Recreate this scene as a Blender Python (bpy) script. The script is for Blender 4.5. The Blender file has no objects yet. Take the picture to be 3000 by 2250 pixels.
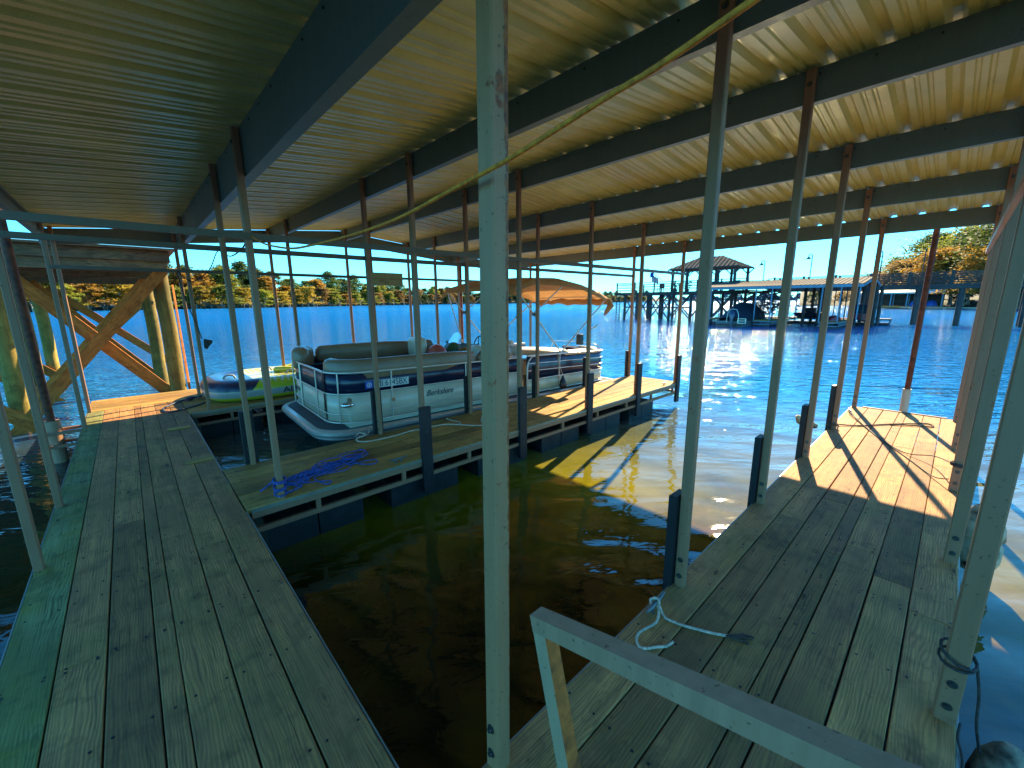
import bpy, math, random
from math import sin, cos, pi, radians, sqrt, atan2
from mathutils import Vector, Matrix, Euler
random.seed(7)
S = bpy.context.scene
COL = S.collection

# ------------------------------------------------------------------ camera
PITCH, ROLL, YAW, CAMH = 0.1982, -0.0085, 0.8231, 1.75
fw = Vector((cos(PITCH)*cos(YAW), cos(PITCH)*sin(YAW), -sin(PITCH)))
rt = Vector((sin(YAW), -cos(YAW), 0)); up = rt.cross(fw)
r2 = rt*cos(ROLL) + up*sin(ROLL); u2 = -rt*sin(ROLL) + up*cos(ROLL)
cd = bpy.data.cameras.new('camera'); cam = bpy.data.objects.new('camera', cd); COL.objects.link(cam)
M = Matrix((r2, u2, -fw)).transposed().to_4x4(); M.translation = Vector((0, 0, CAMH))
cam.matrix_world = M
cd.sensor_width = 36; cd.lens = 36*1199.2/3000; cd.clip_start = 0.02; cd.clip_end = 6000
S.camera = cam

# ------------------------------------------------------------------ sky and sun
SUN_AZ, SUN_EL = radians(16.3), radians(33.0)       # azimuth from +X towards +Y
W = bpy.data.worlds.new('World'); S.world = W; W.use_nodes = True
nt = W.node_tree; bg = nt.nodes['Background']
sky = nt.nodes.new('ShaderNodeTexSky'); sky.sky_type = 'NISHITA'; sky.sun_disc = False
sky.sun_elevation = SUN_EL; sky.sun_rotation = radians(90) - SUN_AZ
sky.air_density = 1.0; sky.dust_density = 0.0; sky.ozone_density = 2.0
hs = nt.nodes.new('ShaderNodeMix'); hs.data_type = 'RGBA'; hs.blend_type = 'MULTIPLY'; hs.inputs[0].default_value = 1
hs.inputs[7].default_value = (0.125, 0.50, 0.70, 1)
nt.links.new(sky.outputs[0], hs.inputs[6]); nt.links.new(hs.outputs[2], bg.inputs[0])
bg.inputs[1].default_value = 0.105
sd = bpy.data.lights.new('sun', 'SUN'); sd.energy = 2.95; sd.angle = radians(0.55); sd.color = (1.0, 0.79, 0.46)
so = bpy.data.objects.new('sun', sd); COL.objects.link(so)
tosun = Vector((cos(SUN_EL)*cos(SUN_AZ), cos(SUN_EL)*sin(SUN_AZ), sin(SUN_EL)))
so.rotation_euler = tosun.to_track_quat('Z', 'Y').to_euler()
S.view_settings.view_transform = 'Standard'; S.view_settings.look = 'None'
S.view_settings.gamma = 1; S.view_settings.use_curve_mapping = False
S.view_settings.exposure = 2.6
S.render.engine = 'CYCLES'
S.cycles.max_bounces = 8; S.cycles.diffuse_bounces = 5; S.cycles.glossy_bounces = 4; S.cycles.sample_clamp_indirect = 80; S.cycles.blur_glossy = 1.0

# ------------------------------------------------------------------ mesh builder
class MB:
    def __init__(s): s.v = []; s.f = []; s.sm = []
    def add(s, vs, fs, smooth=False):
        o = len(s.v); s.v += [tuple(p) for p in vs]
        for f in fs: s.f.append(tuple(i+o for i in f)); s.sm.append(smooth)
        return s
    def box(s, lo, hi, bev=0.0):
        x0, y0, z0 = lo; x1, y1, z1 = hi
        if bev <= 0:
            vs = [(x0,y0,z0),(x1,y0,z0),(x1,y1,z0),(x0,y1,z0),(x0,y0,z1),(x1,y0,z1),(x1,y1,z1),(x0,y1,z1)]
            return s.add(vs, [(0,3,2,1),(4,5,6,7),(0,1,5,4),(1,2,6,5),(2,3,7,6),(3,0,4,7)])
        b = bev
        vs = [(x0,y0,z0),(x1,y0,z0),(x1,y1,z0),(x0,y1,z0),(x0,y0,z1-b),(x1,y0,z1-b),(x1,y1,z1-b),(x0,y1,z1-b),
              (x0+b,y0+b,z1),(x1-b,y0+b,z1),(x1-b,y1-b,z1),(x0+b,y1-b,z1)]
        return s.add(vs, [(0,3,2,1),(0,1,5,4),(1,2,6,5),(2,3,7,6),(3,0,4,7),(4,5,9,8),(5,6,10,9),(6,7,11,10),(7,4,8,11),(8,9,10,11)])
    def post(s, cx, cy, wx, wy, z0, z1, b=0.006, tx=0, ty=0):
        pr = []
        hx, hy = wx/2, wy/2
        for x, y in ((-hx,-hy+b),(-hx+b,-hy),(hx-b,-hy),(hx,-hy+b),(hx,hy-b),(hx-b,hy),(-hx+b,hy),(-hx,hy-b)): pr.append((x, y))
        vs = [(cx+x, cy+y, z0) for x, y in pr] + [(cx+x+tx, cy+y+ty, z1) for x, y in pr]
        return s.add(vs, [(i, (i+1) % 8, 8+(i+1) % 8, 8+i) for i in range(8)] + [tuple(range(7,-1,-1)), tuple(range(8,16))])
    def beam(s, a, b, w, h, up=(0,0,1)):
        a = Vector(a); b = Vector(b); d = (b-a).normalized(); U = Vector(up)
        if abs(d.dot(U)) > 0.98: U = Vector((1,0,0))
        r = d.cross(U).normalized(); U = r.cross(d).normalized()
        vs = [p + r*(w/2*i) + U*(h/2*j) for p in (a, b) for i, j in ((-1,-1),(1,-1),(1,1),(-1,1))]
        return s.add(vs, [(0,1,2,3),(7,6,5,4),(0,4,5,1),(1,5,6,2),(2,6,7,3),(3,7,4,0)])
    def tube(s, pts, r, n=8, cap=True):
        pts = [Vector(p) for p in pts]; N = len(pts); rs = r if isinstance(r, (list, tuple)) else [r]*N
        rings = []; prev = None
        for i, p in enumerate(pts):
            d = (pts[min(i+1, N-1)] - pts[max(i-1, 0)])
            d = d.normalized() if d.length > 1e-9 else Vector((0,0,1))
            if prev is None:
                a = d.cross(Vector((0,0,1)))
                if a.length < 0.05: a = d.cross(Vector((1,0,0)))
            else: a = prev - d*prev.dot(d)
            if a.length < 1e-6: a = d.orthogonal()
            a.normalize(); prev = a; b = d.cross(a)
            rings.append([p + (a*cos(2*pi*k/n) + b*sin(2*pi*k/n))*rs[i] for k in range(n)])
        vs = [q for R in rings for q in R]
        fs = [(i*n+k, i*n+(k+1) % n, (i+1)*n+(k+1) % n, (i+1)*n+k) for i in range(N-1) for k in range(n)]
        s.add(vs, fs, True)
        if cap: s.add(rings[0], [tuple(range(n-1,-1,-1))]); s.add(rings[-1], [tuple(range(n))])
        return s
    def sphere(s, c, r, nu=14, nv=9):
        rx, ry, rz = r if isinstance(r, (tuple, list)) else (r, r, r)
        vs = [(c[0], c[1], c[2]-rz)]
        for j in range(1, nv):
            t = -pi/2 + pi*j/nv
            for i in range(nu): a = 2*pi*i/nu; vs.append((c[0]+rx*cos(t)*cos(a), c[1]+ry*cos(t)*sin(a), c[2]+rz*sin(t)))
        vs.append((c[0], c[1], c[2]+rz)); fs = []
        for i in range(nu): fs.append((0, 1+(i+1) % nu, 1+i)); fs.append((len(vs)-1, 1+(nv-2)*nu+i, 1+(nv-2)*nu+(i+1) % nu))
        for j in range(nv-2):
            for i in range(nu): a = 1+j*nu+i; b = 1+j*nu+(i+1) % nu; fs.append((a, b, b+nu, a+nu))
        return s.add(vs, fs, True)
    def sweep(s, path, prof, closed=False, smooth=False):
        """prof = list of (out, z); path = list of (x,y); out is along the path's left normal"""
        P = [Vector((p[0], p[1])) for p in path]; zs = [p[2] if len(p) > 2 else 0 for p in path]; N = len(P); m = len(prof); vs = []
        for i in range(N):
            a = P[(i-1) % N] if (closed or i > 0) else P[i]; b = P[(i+1) % N] if (closed or i < N-1) else P[i]
            d = (b-a).normalized(); n = Vector((-d.y, d.x))
            for o, z in prof: q = P[i] + n*o; vs.append((q.x, q.y, z+zs[i]))
        fs = []
        for i in range(N if closed else N-1):
            j = (i+1) % N
            for k in range(m): k2 = (k+1) % m; fs.append((i*m+k, j*m+k, j*m+k2, i*m+k2))
        s.add(vs, fs, smooth)
        if not closed: s.add(vs[:m], [tuple(range(m))]); s.add(vs[-m:], [tuple(range(m-1,-1,-1))])
        return s
    def poly(s, pts, z0, z1):
        n = len(pts); vs = [(x, y, z0) for x, y in pts] + [(x, y, z1) for x, y in pts]
        return s.add(vs, [tuple(range(n-1,-1,-1)), tuple(range(n, 2*n))] + [(i, (i+1) % n, n+(i+1) % n, n+i) for i in range(n)])
    def mesh(s, name, off=(0,0,0)):
        me = bpy.data.meshes.new(name)
        ox, oy, oz = off
        me.from_pydata([(x-ox, y-oy, z-oz) for x, y, z in s.v], [], s.f)
        me.polygons.foreach_set('use_smooth', s.sm); me.update()
        return me

def tag(o, label=None, cat=None, group=None, kind=None):
    if label: o['label'] = label
    if cat: o['category'] = cat
    if group: o['group'] = group
    if kind: o['kind'] = kind
    return o
def thing(name, label, cat, loc=(0,0,0), group=None, rot=(0,0,0)):
    o = bpy.data.objects.new(name, None); COL.objects.link(o); o.location = loc; o.rotation_euler = rot
    o.empty_display_size = 0.2
    return tag(o, label, cat, group)
def wloc(o):
    v = Vector(o.location)
    while o.parent: o = o.parent; v += Vector(o.location)
    return v
def part(name, mb, mat, parent=None, origin=None, local=False):
    """mb holds world coordinates (or the parent's own with local=True)"""
    off = Vector((0,0,0)) if (local or parent is None) else wloc(parent)
    og = Vector(origin) if origin is not None else (off if not local else Vector((0,0,0)))
    me = mb.mesh(name, og); me.materials.append(mat)
    o = bpy.data.objects.new(name, me); COL.objects.link(o)
    if parent: o.parent = parent
    o.location = og - off
    return o
def solo(name, mb, mat, label, cat, origin=(0,0,0), group=None):
    o = part(name, mb, mat, None, origin); o.location = origin
    return tag(o, label, cat, group)
def structure(name, mb, mat):
    o = part(name, mb, mat); o['kind'] = 'structure'; return o
def text_mesh(txt, size, depth=0.002, shear=0.0, xs=1.0):
    c = bpy.data.curves.new('lettering', 'FONT'); c.body = txt; c.size = size; c.extrude = depth; c.shear = shear
    c.align_x = 'CENTER'; c.align_y = 'CENTER'; c.resolution_u = 3
    o = bpy.data.objects.new('lettering', c); COL.objects.link(o)
    dg = bpy.context.evaluated_depsgraph_get(); me = bpy.data.meshes.new_from_object(o.evaluated_get(dg))
    bpy.data.objects.remove(o); bpy.data.curves.remove(c)
    if xs != 1.0:
        for v in me.vertices: v.co.x *= xs
    return me

# ------------------------------------------------------------------ materials
def newmat(name):
    m = bpy.data.materials.new(name); m.use_nodes = True; n = m.node_tree
    return m, n, n.nodes['Principled BSDF']
def N(n, t, **kw):
    x = n.nodes.new(t)
    for k, v in kw.items(): setattr(x, k, v)
    return x
def mixc(n, fac, a, b, mode='MIX'):
    x = N(n, 'ShaderNodeMix', data_type='RGBA', blend_type=mode)
    for i, v in ((0, fac), (6, a), (7, b)):
        if isinstance(v, bpy.types.NodeSocket): n.links.new(v, x.inputs[i])
        else: x.inputs[i].default_value = v if i == 0 else (*v[:3], 1)
    return x.outputs[2]
def ramp(n, src, stops, interp='LINEAR'):
    r = N(n, 'ShaderNodeValToRGB'); r.color_ramp.interpolation = interp
    e = r.color_ramp.elements
    while len(e) < len(stops): e.new(0.5)
    for k, (p, c) in zip(e, stops):
        k.position = p; k.color = (*c[:3], 1) if isinstance(c, (tuple, list)) else (c, c, c, 1)
    n.links.new(src, r.inputs[0]); return r.outputs[0]
def coords(n, scale=(1,1,1), kind='Object', rnd=0.0):
    tc = N(n, 'ShaderNodeTexCoord'); mp = N(n, 'ShaderNodeMapping'); mp.inputs[3].default_value = scale
    n.links.new(tc.outputs[kind], mp.inputs[0])
    if rnd:
        oi = N(n, 'ShaderNodeObjectInfo'); mm = N(n, 'ShaderNodeMath', operation='MULTIPLY'); mm.inputs[1].default_value = rnd
        n.links.new(oi.outputs['Random'], mm.inputs[0]); n.links.new(mm.outputs[0], mp.inputs[1])
    return mp.outputs[0]
def noise(n, vec, scale, detail=4, rough=0.55, dist=0.0):
    x = N(n, 'ShaderNodeTexNoise'); x.inputs['Scale'].default_value = scale; x.inputs['Detail'].default_value = detail
    x.inputs['Roughness'].default_value = rough; x.inputs['Distortion'].default_value = dist
    n.links.new(vec, x.inputs['Vector']); return x.outputs['Fac']
def bump(n, p, h, strength, dist=0.01):
    b = N(n, 'ShaderNodeBump'); b.inputs['Strength'].default_value = strength; b.inputs['Distance'].default_value = dist
    n.links.new(h, b.inputs['Height']); n.links.new(b.outputs[0], p.inputs['Normal'])
def simple(name, c, rough=0.5, metal=0.0, var=0.12, scale=6.0, coat=0.0, bmp=0.0):
    m, n, p = newmat(name); v = coords(n, rnd=7.0)
    f = noise(n, v, scale, 5)
    d = tuple(max(0, x*(1-var*2)) for x in c); l = tuple(min(1, x*(1+var)) for x in c)
    n.links.new(ramp(n, f, [(0.3, d), (0.7, l)]), p.inputs['Base Color'])
    p.inputs['Roughness'].default_value = rough; p.inputs['Metallic'].default_value = metal
    if coat: p.inputs['Coat Weight'].default_value = coat; p.inputs['Coat Roughness'].default_value = 0.05
    if bmp: bump(n, p, noise(n, v, scale*6, 4), bmp, 0.004)
    return m
def steel(name, c, rust=0.5, rough=0.55, spots=None, edge=False, grime=0.35):
    """painted steel with dirt, chips and rust"""
    m, n, p = newmat(name); v = coords(n, rnd=9.0); vs = coords(n, (1,1,0.12), rnd=5.0)
    base = mixc(n, ramp(n, noise(n, vs, 22, 5, 0.6), [(0.35, 0.0), (0.75, grime)]), c, tuple(x*0.45 for x in c))
    base = mixc(n, ramp(n, noise(n, v, 3.0, 3), [(0.3, 0.0), (0.8, 0.25)]), base, (c[0]*0.75, c[1]*0.8, c[2]*0.62))
    rm = ramp(n, noise(n, v, 9.0, 7, 0.68), [(0.70-0.1*rust, 0.0), (0.74-0.1*rust, 1.0)])
    fl = ramp(n, noise(n, v, 60, 3), [(0.66, 0.0), (0.70, 0.85)])
    rc = ramp(n, noise(n, v, 35, 5), [(0.3, (0.14, 0.032, 0.008)), (0.7, (0.48, 0.12, 0.02))])
    k = rm
    if edge:
        sx = N(n, 'ShaderNodeSeparateXYZ'); n.links.new(coords(n), sx.inputs[0])
        ed = N(n, 'ShaderNodeMapRange'); ed.inputs[1].default_value = 0.012; ed.inputs[2].default_value = 0.034
        n.links.new(sx.outputs[0], ed.inputs[0])
        nz = noise(n, v, 26, 6, 0.7)
        mu = N(n, 'ShaderNodeMath', operation='MULTIPLY'); n.links.new(ed.outputs[0], mu.inputs[0]); n.links.new(nz, mu.inputs[1])
        e2 = ramp(n, mu.outputs[0], [(0.36, 0.0), (0.46, 1.0)])
        mx = N(n, 'ShaderNodeMath', operation='MAXIMUM'); n.links.new(e2, mx.inputs[0]); n.links.new(k, mx.inputs[1]); k = mx.outputs[0]
    for (sx_, sy_, sz_, r, st) in (spots or []):
        tc = N(n, 'ShaderNodeTexCoord'); mp = N(n, 'ShaderNodeMapping'); mp.inputs[1].default_value = (-sx_, -sy_, -sz_*st)
        mp.inputs[3].default_value = (1, 1, st); n.links.new(tc.outputs['Object'], mp.inputs[0])
        ln = N(n, 'ShaderNodeVectorMath', operation='LENGTH'); n.links.new(mp.outputs[0], ln.inputs[0])
        nz = noise(n, v, 40, 4); ad = N(n, 'ShaderNodeMath', operation='MULTIPLY_ADD'); ad.inputs[1].default_value = r*1.6; ad.inputs[2].default_value = -r*0.8
        n.links.new(nz, ad.inputs[0]); a2 = N(n, 'ShaderNodeMath', operation='ADD'); n.links.new(ln.outputs['Value'], a2.inputs[0]); n.links.new(ad.outputs[0], a2.inputs[1])
        kk = N(n, 'ShaderNodeMapRange'); kk.inputs[1].default_value = r; kk.inputs[2].default_value = r*0.7
        n.links.new(a2.outputs[0], kk.inputs[0])
        mx = N(n, 'ShaderNodeMath', operation='MAXIMUM'); n.links.new(kk.outputs[0], mx.inputs[0]); n.links.new(k, mx.inputs[1]); k = mx.outputs[0]
    base = mixc(n, k, base, rc)
    base = mixc(n, fl, base, (c[0]*0.3, c[1]*0.27, c[2]*0.22))
    n.links.new(base, p.inputs['Base Color']); p.inputs['Roughness'].default_value = rough
    bump(n, p, noise(n, v, 90, 3), 0.25, 0.002)
    return m
def wood(name, light, dark, algae=(0.10, 0.14, 0.04), alg=0.5, tone=0.6, ring=1.0, alongz=False):
    """weathered planks; grain runs along local X (Z with alongz)"""
    m, n, p = newmat(name)
    sc = (0.35, 9, 9) if not alongz else (9, 9, 0.35)
    v = coords(n, sc, rnd=60.0); vw = coords(n, (1,1,1), rnd=23.0)
    d1 = noise(n, coords(n, (0.9, 4, 4) if not alongz else (4,4,0.9), rnd=60.0), 1.4, 3)
    add = N(n, 'ShaderNodeVectorMath', operation='MULTIPLY_ADD'); add.inputs[1].default_value = (0, 1.1, 1.1) if not alongz else (1.1, 1.1, 0)
    cb = N(n, 'ShaderNodeCombineXYZ')
    for i in range(3): n.links.new(d1, cb.inputs[i])
    n.links.new(cb.outputs[0], add.inputs[0]); n.links.new(v, add.inputs[2])
    w = N(n, 'ShaderNodeTexWave', wave_type='BANDS', bands_direction='Y' if not alongz else 'X'); w.inputs['Scale'].default_value = 2.6*ring; w.inputs['Distortion'].default_value = 1.6
    w.inputs['Detail'].default_value = 4; w.inputs['Detail Scale'].default_value = 0.5; n.links.new(add.outputs[0], w.inputs['Vector'])
    fine = noise(n, coords(n, (1.2, 60, 60) if not alongz else (60, 60, 1.2), rnd=60.0), 3.0, 5, 0.7)
    med = noise(n, coords(n, (0.7, 17, 17) if not alongz else (17, 17, 0.7), rnd=60.0), 2.0, 5, 0.65, 0.6)
    grain = mixc(n, 0.45, mixc(n, 0.74, w.outputs['Fac'], med), fine)
    c = ramp(n, grain, [(0.33, dark), (0.66, light)])
    # streaks and bleaching
    st = noise(n, coords(n, (0.5, 5, 5) if not alongz else (5,5,0.5), rnd=41.0), 2.2, 4)
    c = mixc(n, ramp(n, st, [(0.5, 0.0), (0.75, 0.45)]), c, (light[0]*1.25, light[1]*1.28, light[2]*1.4))
    gm = ramp(n, noise(n, vw, 2.1, 5, 0.62), [(0.44, 0.0), (0.66, alg)])
    c = mixc(n, gm, c, algae)
    dm = ramp(n, noise(n, vw, 5.5, 6, 0.7), [(0.50, 0.0), (0.70, 0.7)])
    c = mixc(n, dm, c, tuple(x*0.5 for x in dark))
    bm = ramp(n, noise(n, coords(n, (1, 2, 2) if not alongz else (2, 2, 1), rnd=77.0), 1.3, 4, 0.6), [(0.42, 0.0), (0.68, 0.65)])
    c = mixc(n, bm, c, (dark[0]*1.5, dark[1]*1.35, dark[2]*1.3))
    ck = ramp(n, noise(n, coords(n, (1.6, 110, 110) if not alongz else (110, 110, 1.6), rnd=60.0), 1.6, 3, 0.6), [(0.63, 0.0), (0.68, 0.8)])
    c = mixc(n, ck, c, tuple(x*0.25 for x in dark))
    # knots
    vo = N(n, 'ShaderNodeTexVoronoi'); vo.inputs['Scale'].default_value = 1.0
    n.links.new(coords(n, (2.2, 7, 0.01) if not alongz else (7, 7, 2.2), rnd=31.0), vo.inputs['Vector'])
    kn = ramp(n, vo.outputs['Distance'], [(0.05, 0.8), (0.11, 0.0)])
    c = mixc(n, kn, c, tuple(x*0.3 for x in dark))
    kr = ramp(n, vo.outputs['Distance'], [(0.12, 0.0), (0.15, 0.45), (0.17, 0.0), (0.21, 0.0), (0.235, 0.3), (0.26, 0.0)])
    c = mixc(n, kr, c, tuple(x*0.8 for x in dark))
    oi = N(n, 'ShaderNodeObjectInfo'); rr = ramp(n, oi.outputs['Random'], [(0.0, tone), (0.5, 0.95), (1.0, 1.15)])
    c = mixc(n, 1.0, c, rr, 'MULTIPLY')
    n.links.new(c, p.inputs['Base Color'])
    p.inputs['Roughness'].default_value = 0.78; p.inputs['Specular IOR Level'].default_value = 0.3
    bump(n, p, grain, 0.35, 0.003)
    return m

M_DECK = wood('weathered_deck_wood', (0.72, 0.32, 0.09), (0.20, 0.095, 0.042), algae=(0.20,0.15,0.035), alg=0.55)
M_MID = wood('mossy_deck_wood', (0.70, 0.36, 0.075), (0.22, 0.12, 0.035), algae=(0.20, 0.16, 0.045), alg=0.6)
M_PIER = wood('pier_timber', (0.72, 0.25, 0.04), (0.30, 0.085, 0.012), alg=0.15, tone=0.7)
M_PIERDARK = wood('old_pier_timber', (0.38, 0.22, 0.10), (0.09, 0.05, 0.025), alg=0.4, tone=0.7)
M_PILE = wood('wooden_pile', (0.52, 0.36, 0.07), (0.14, 0.09, 0.02), algae=(0.10, 0.11, 0.02), alg=0.6, alongz=True)
M_POST = steel('cream_painted_steel', (0.34, 0.165, 0.085), rust=0.5)
M_POSTC = steel('rust_streaked_steel', (0.42, 0.20, 0.09), rust=0.5, edge=True, spots=[(0.012, -0.032, 2.33, 0.022, 0.5), (0.012, -0.032, 2.28, 0.018, 1.0), (0.012, -0.032, 2.17, 0.010, 0.16), (0.010,-0.032,1.83,0.006,1.0)])
M_RAIL = steel('chipped_grey_steel', (0.45, 0.24, 0.135), rust=0.45, grime=0.5)
M_RAILR = steel('rusted_leg_steel', (0.42, 0.44, 0.40), rust=0.4, edge=False)
M_BAR = steel('dull_tie_steel', (0.16, 0.11, 0.07), rust=0.6)
M_PURLIN = steel('galvanised_purlin', (0.15, 0.195, 0.165), rust=0.0, rough=0.45, grime=0.25)
M_RUST = simple('rusted_pipe', (0.17, 0.036, 0.010), 0.75, var=0.35, scale=14, bmp=0.4)
M_GUARD = simple('black_rubber_board', (0.012, 0.013, 0.016), 0.6, var=0.3)
M_FLOAT = simple('black_dock_float', (0.012, 0.018, 0.018), 0.55, var=0.3)
M_BOLT = simple('bolt_steel', (0.10, 0.105, 0.10), 0.4, 0.8)
M_SCREW = simple('screw_head', (0.01, 0.01, 0.009), 0.6)
M_TRIM = simple('pale_edge_trim', (0.26, 0.24, 0.18), 0.4, 0.3)
M_WHITE = simple('white_rope', (0.62, 0.46, 0.33), 0.9, var=0.25, scale=60)
M_BLUE = simple('blue_rope', (0.05, 0.115, 0.42), 0.85, var=0.5, scale=70)
M_YEL = simple('yellow_rope', (0.92, 0.23, 0.015), 0.8, var=0.25, scale=60)
M_CORD = simple('dark_cord', (0.05, 0.04, 0.035), 0.8, var=0.3, scale=40)
M_BLACK = simple('black_plastic', (0.015, 0.015, 0.017), 0.4)
M_HOSE = simple('dark_blue_hose', (0.015, 0.03, 0.07), 0.5)
M_CLEAT = simple('galvanised_cleat', (0.16, 0.18, 0.19), 0.45, 0.7)
M_BUOY = simple('mossy_float', (0.42, 0.32, 0.20), 0.8, var=0.5, scale=9, bmp=0.5)

def roofmat():
    m, n, p = newmat('roof_sheet_underside'); v = coords(n, rnd=4.0)
    base = ramp(n, noise(n, v, 2.2, 5, 0.6), [(0.3, (0.62, 0.57, 0.21)), (0.7, (0.86, 0.78, 0.31))])
    sp = ramp(n, noise(n, v, 260, 2), [(0.4, 0.0), (0.7, 0.35)])
    base = mixc(n, sp, base, (0.20, 0.22, 0.16))
    base = mixc(n, ramp(n, noise(n, v, 1.1, 3), [(0.5, 0.0), (0.8, 0.35)]), base, (0.40, 0.22, 0.12))
    n.links.new(base, p.inputs['Base Color']); p.inputs['Roughness'].default_value = 0.34; p.inputs['Metallic'].default_value = 0.12
    return m
M_ROOF = roofmat()

# ------------------------------------------------------------------ water
def watermat():
    m, n, p = newmat('lake_water')
    tc = N(n, 'ShaderNodeTexCoord'); obj = tc.outputs['Object']
    def mp(s, r=0.0):
        q = N(n, 'ShaderNodeMapping'); q.inputs[2].default_value = (0, 0, -radians(47)+r); n.links.new(obj, q.inputs[0])
        x = N(n, 'ShaderNodeMapping'); x.inputs[3].default_value = s; n.links.new(q.outputs[0], x.inputs[0]); return x.outputs[0]
    ln = N(n, 'ShaderNodeVectorMath', operation='LENGTH'); n.links.new(obj, ln.inputs[0])
    far = N(n, 'ShaderNodeMapRange'); far.inputs[1].default_value = 5.0; far.inputs[2].default_value = 12.0; n.links.new(ln.outputs['Value'], far.inputs[0])
    near = N(n, 'ShaderNodeMapRange'); near.inputs[1].default_value = 3.0; near.inputs[2].default_value = 5.2; n.links.new(ln.outputs['Value'], near.inputs[0])
    # murky body colour: tannin brown in the shallows by the dock, olive further out, deep teal in the open
    b = noise(n, mp((1, 1, 1)), 0.9, 5, 0.6)
    brown = ramp(n, noise(n, mp((1, 1, 1)), 2.0, 6, 0.65), [(0.35, (0.010, 0.006, 0.002)), (0.7, (0.20, 0.075, 0.006))])
    olive = ramp(n, b, [(0.3, (0.085, 0.085, 0.002)), (0.7, (0.19, 0.16, 0.006))])
    ad = N(n, 'ShaderNodeMath', operation='MULTIPLY_ADD'); ad.inputs[1].default_value = 0.9; ad.inputs[2].default_value = -0.45
    n.links.new(b, ad.inputs[0]); a2 = N(n, 'ShaderNodeMath', operation='ADD'); a2.use_clamp = True
    n.links.new(ad.outputs[0], a2.inputs[0]); n.links.new(near.outputs[0], a2.inputs[1])
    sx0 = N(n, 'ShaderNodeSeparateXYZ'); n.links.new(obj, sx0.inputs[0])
    bx = N(n, 'ShaderNodeMapRange'); bx.inputs[1].default_value = 1.0; bx.inputs[2].default_value = 3.2; bx.inputs[3].default_value = 0.15; n.links.new(sx0.outputs[0], bx.inputs[0])  # brown sinks to near black towards the walkway: slip shade put into the colour
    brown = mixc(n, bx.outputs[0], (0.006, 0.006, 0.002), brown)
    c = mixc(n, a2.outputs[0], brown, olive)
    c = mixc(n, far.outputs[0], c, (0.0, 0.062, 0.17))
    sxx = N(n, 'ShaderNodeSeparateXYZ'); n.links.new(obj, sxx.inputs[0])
    lf = N(n, 'ShaderNodeMapRange'); lf.inputs[1].default_value = 1.4; lf.inputs[2].default_value = -0.8; lf.inputs[3].default_value = 0.0; lf.inputs[4].default_value = 0.8; n.links.new(sxx.outputs[0], lf.inputs[0])  # body colour darkened beside the walkway, painting in the shade of the roof
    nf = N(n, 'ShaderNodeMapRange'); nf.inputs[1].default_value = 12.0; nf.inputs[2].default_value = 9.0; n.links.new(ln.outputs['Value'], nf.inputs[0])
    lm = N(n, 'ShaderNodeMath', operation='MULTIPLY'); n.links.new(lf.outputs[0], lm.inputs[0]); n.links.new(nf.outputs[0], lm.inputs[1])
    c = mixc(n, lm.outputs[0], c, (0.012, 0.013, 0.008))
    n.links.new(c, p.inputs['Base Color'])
    rg = N(n, 'ShaderNodeMapRange'); rg.inputs[1].default_value = 10; rg.inputs[2].default_value = 140; rg.inputs[3].default_value = 0.025; rg.inputs[4].default_value = 0.13
    n.links.new(ln.outputs['Value'], rg.inputs[0]); n.links.new(rg.outputs[0], p.inputs['Roughness']); p.inputs['IOR'].default_value = 1.45
    n1 = noise(n, mp((1.0, 0.36, 1), 0.15), 1.5, 2, 0.5, 0.4)
    n2 = noise(n, mp((1.0, 0.40, 1), -0.2), 5.5, 3, 0.55, 0.5)
    n3 = noise(n, mp((1.0, 0.30, 1), 0.3), 0.55, 2, 0.5)
    s1 = N(n, 'ShaderNodeMath', operation='MULTIPLY_ADD'); s1.inputs[1].default_value = 0.45; n.links.new(n1, s1.inputs[0]); 
    k2 = N(n, 'ShaderNodeMath', operation='MULTIPLY'); n.links.new(n2, k2.inputs[0])
    am = N(n, 'ShaderNodeMapRange'); am.inputs[1].default_value = 5; am.inputs[2].default_value = 26; am.inputs[3].default_value = 0.06; am.inputs[4].default_value = 0.55
    n.links.new(ln.outputs['Value'], am.inputs[0]); n.links.new(am.outputs[0], k2.inputs[1]); n.links.new(k2.outputs[0], s1.inputs[2])
    amp = N(n, 'ShaderNodeMapRange'); amp.inputs[1].default_value = 4; amp.inputs[2].default_value = 28; amp.inputs[3].default_value = 0.34; amp.inputs[4].default_value = 1.5
    n.links.new(ln.outputs['Value'], amp.inputs[0])
    t = N(n, 'ShaderNodeMath', operation='MULTIPLY'); n.links.new(s1.outputs[0], t.inputs[0]); n.links.new(amp.outputs[0], t.inputs[1])
    t2 = N(n, 'ShaderNodeMath', operation='MULTIPLY_ADD'); t2.inputs[1].default_value = 0.8; n.links.new(n3, t2.inputs[0]); n.links.new(t.outputs[0], t2.inputs[2])
    bump(n, p, t2.outputs[0], 1.0, 0.22)
    # light scattered back out of the choppy open water, which mirrors less than calm water does
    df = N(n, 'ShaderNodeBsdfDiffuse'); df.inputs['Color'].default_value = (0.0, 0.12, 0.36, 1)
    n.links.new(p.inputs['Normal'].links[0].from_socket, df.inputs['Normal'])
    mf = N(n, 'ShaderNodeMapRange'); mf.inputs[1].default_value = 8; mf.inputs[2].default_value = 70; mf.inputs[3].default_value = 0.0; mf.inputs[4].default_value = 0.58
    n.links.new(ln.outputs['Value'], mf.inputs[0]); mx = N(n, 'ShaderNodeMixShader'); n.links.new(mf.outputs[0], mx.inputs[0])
    n.links.new(p.outputs[0], mx.inputs[1]); n.links.new(df.outputs[0], mx.inputs[2]); n.links.new(mx.outputs[0], n.nodes['Material Output'].inputs[0])
    return m
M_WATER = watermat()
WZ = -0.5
w = MB(); R = 3200
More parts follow.
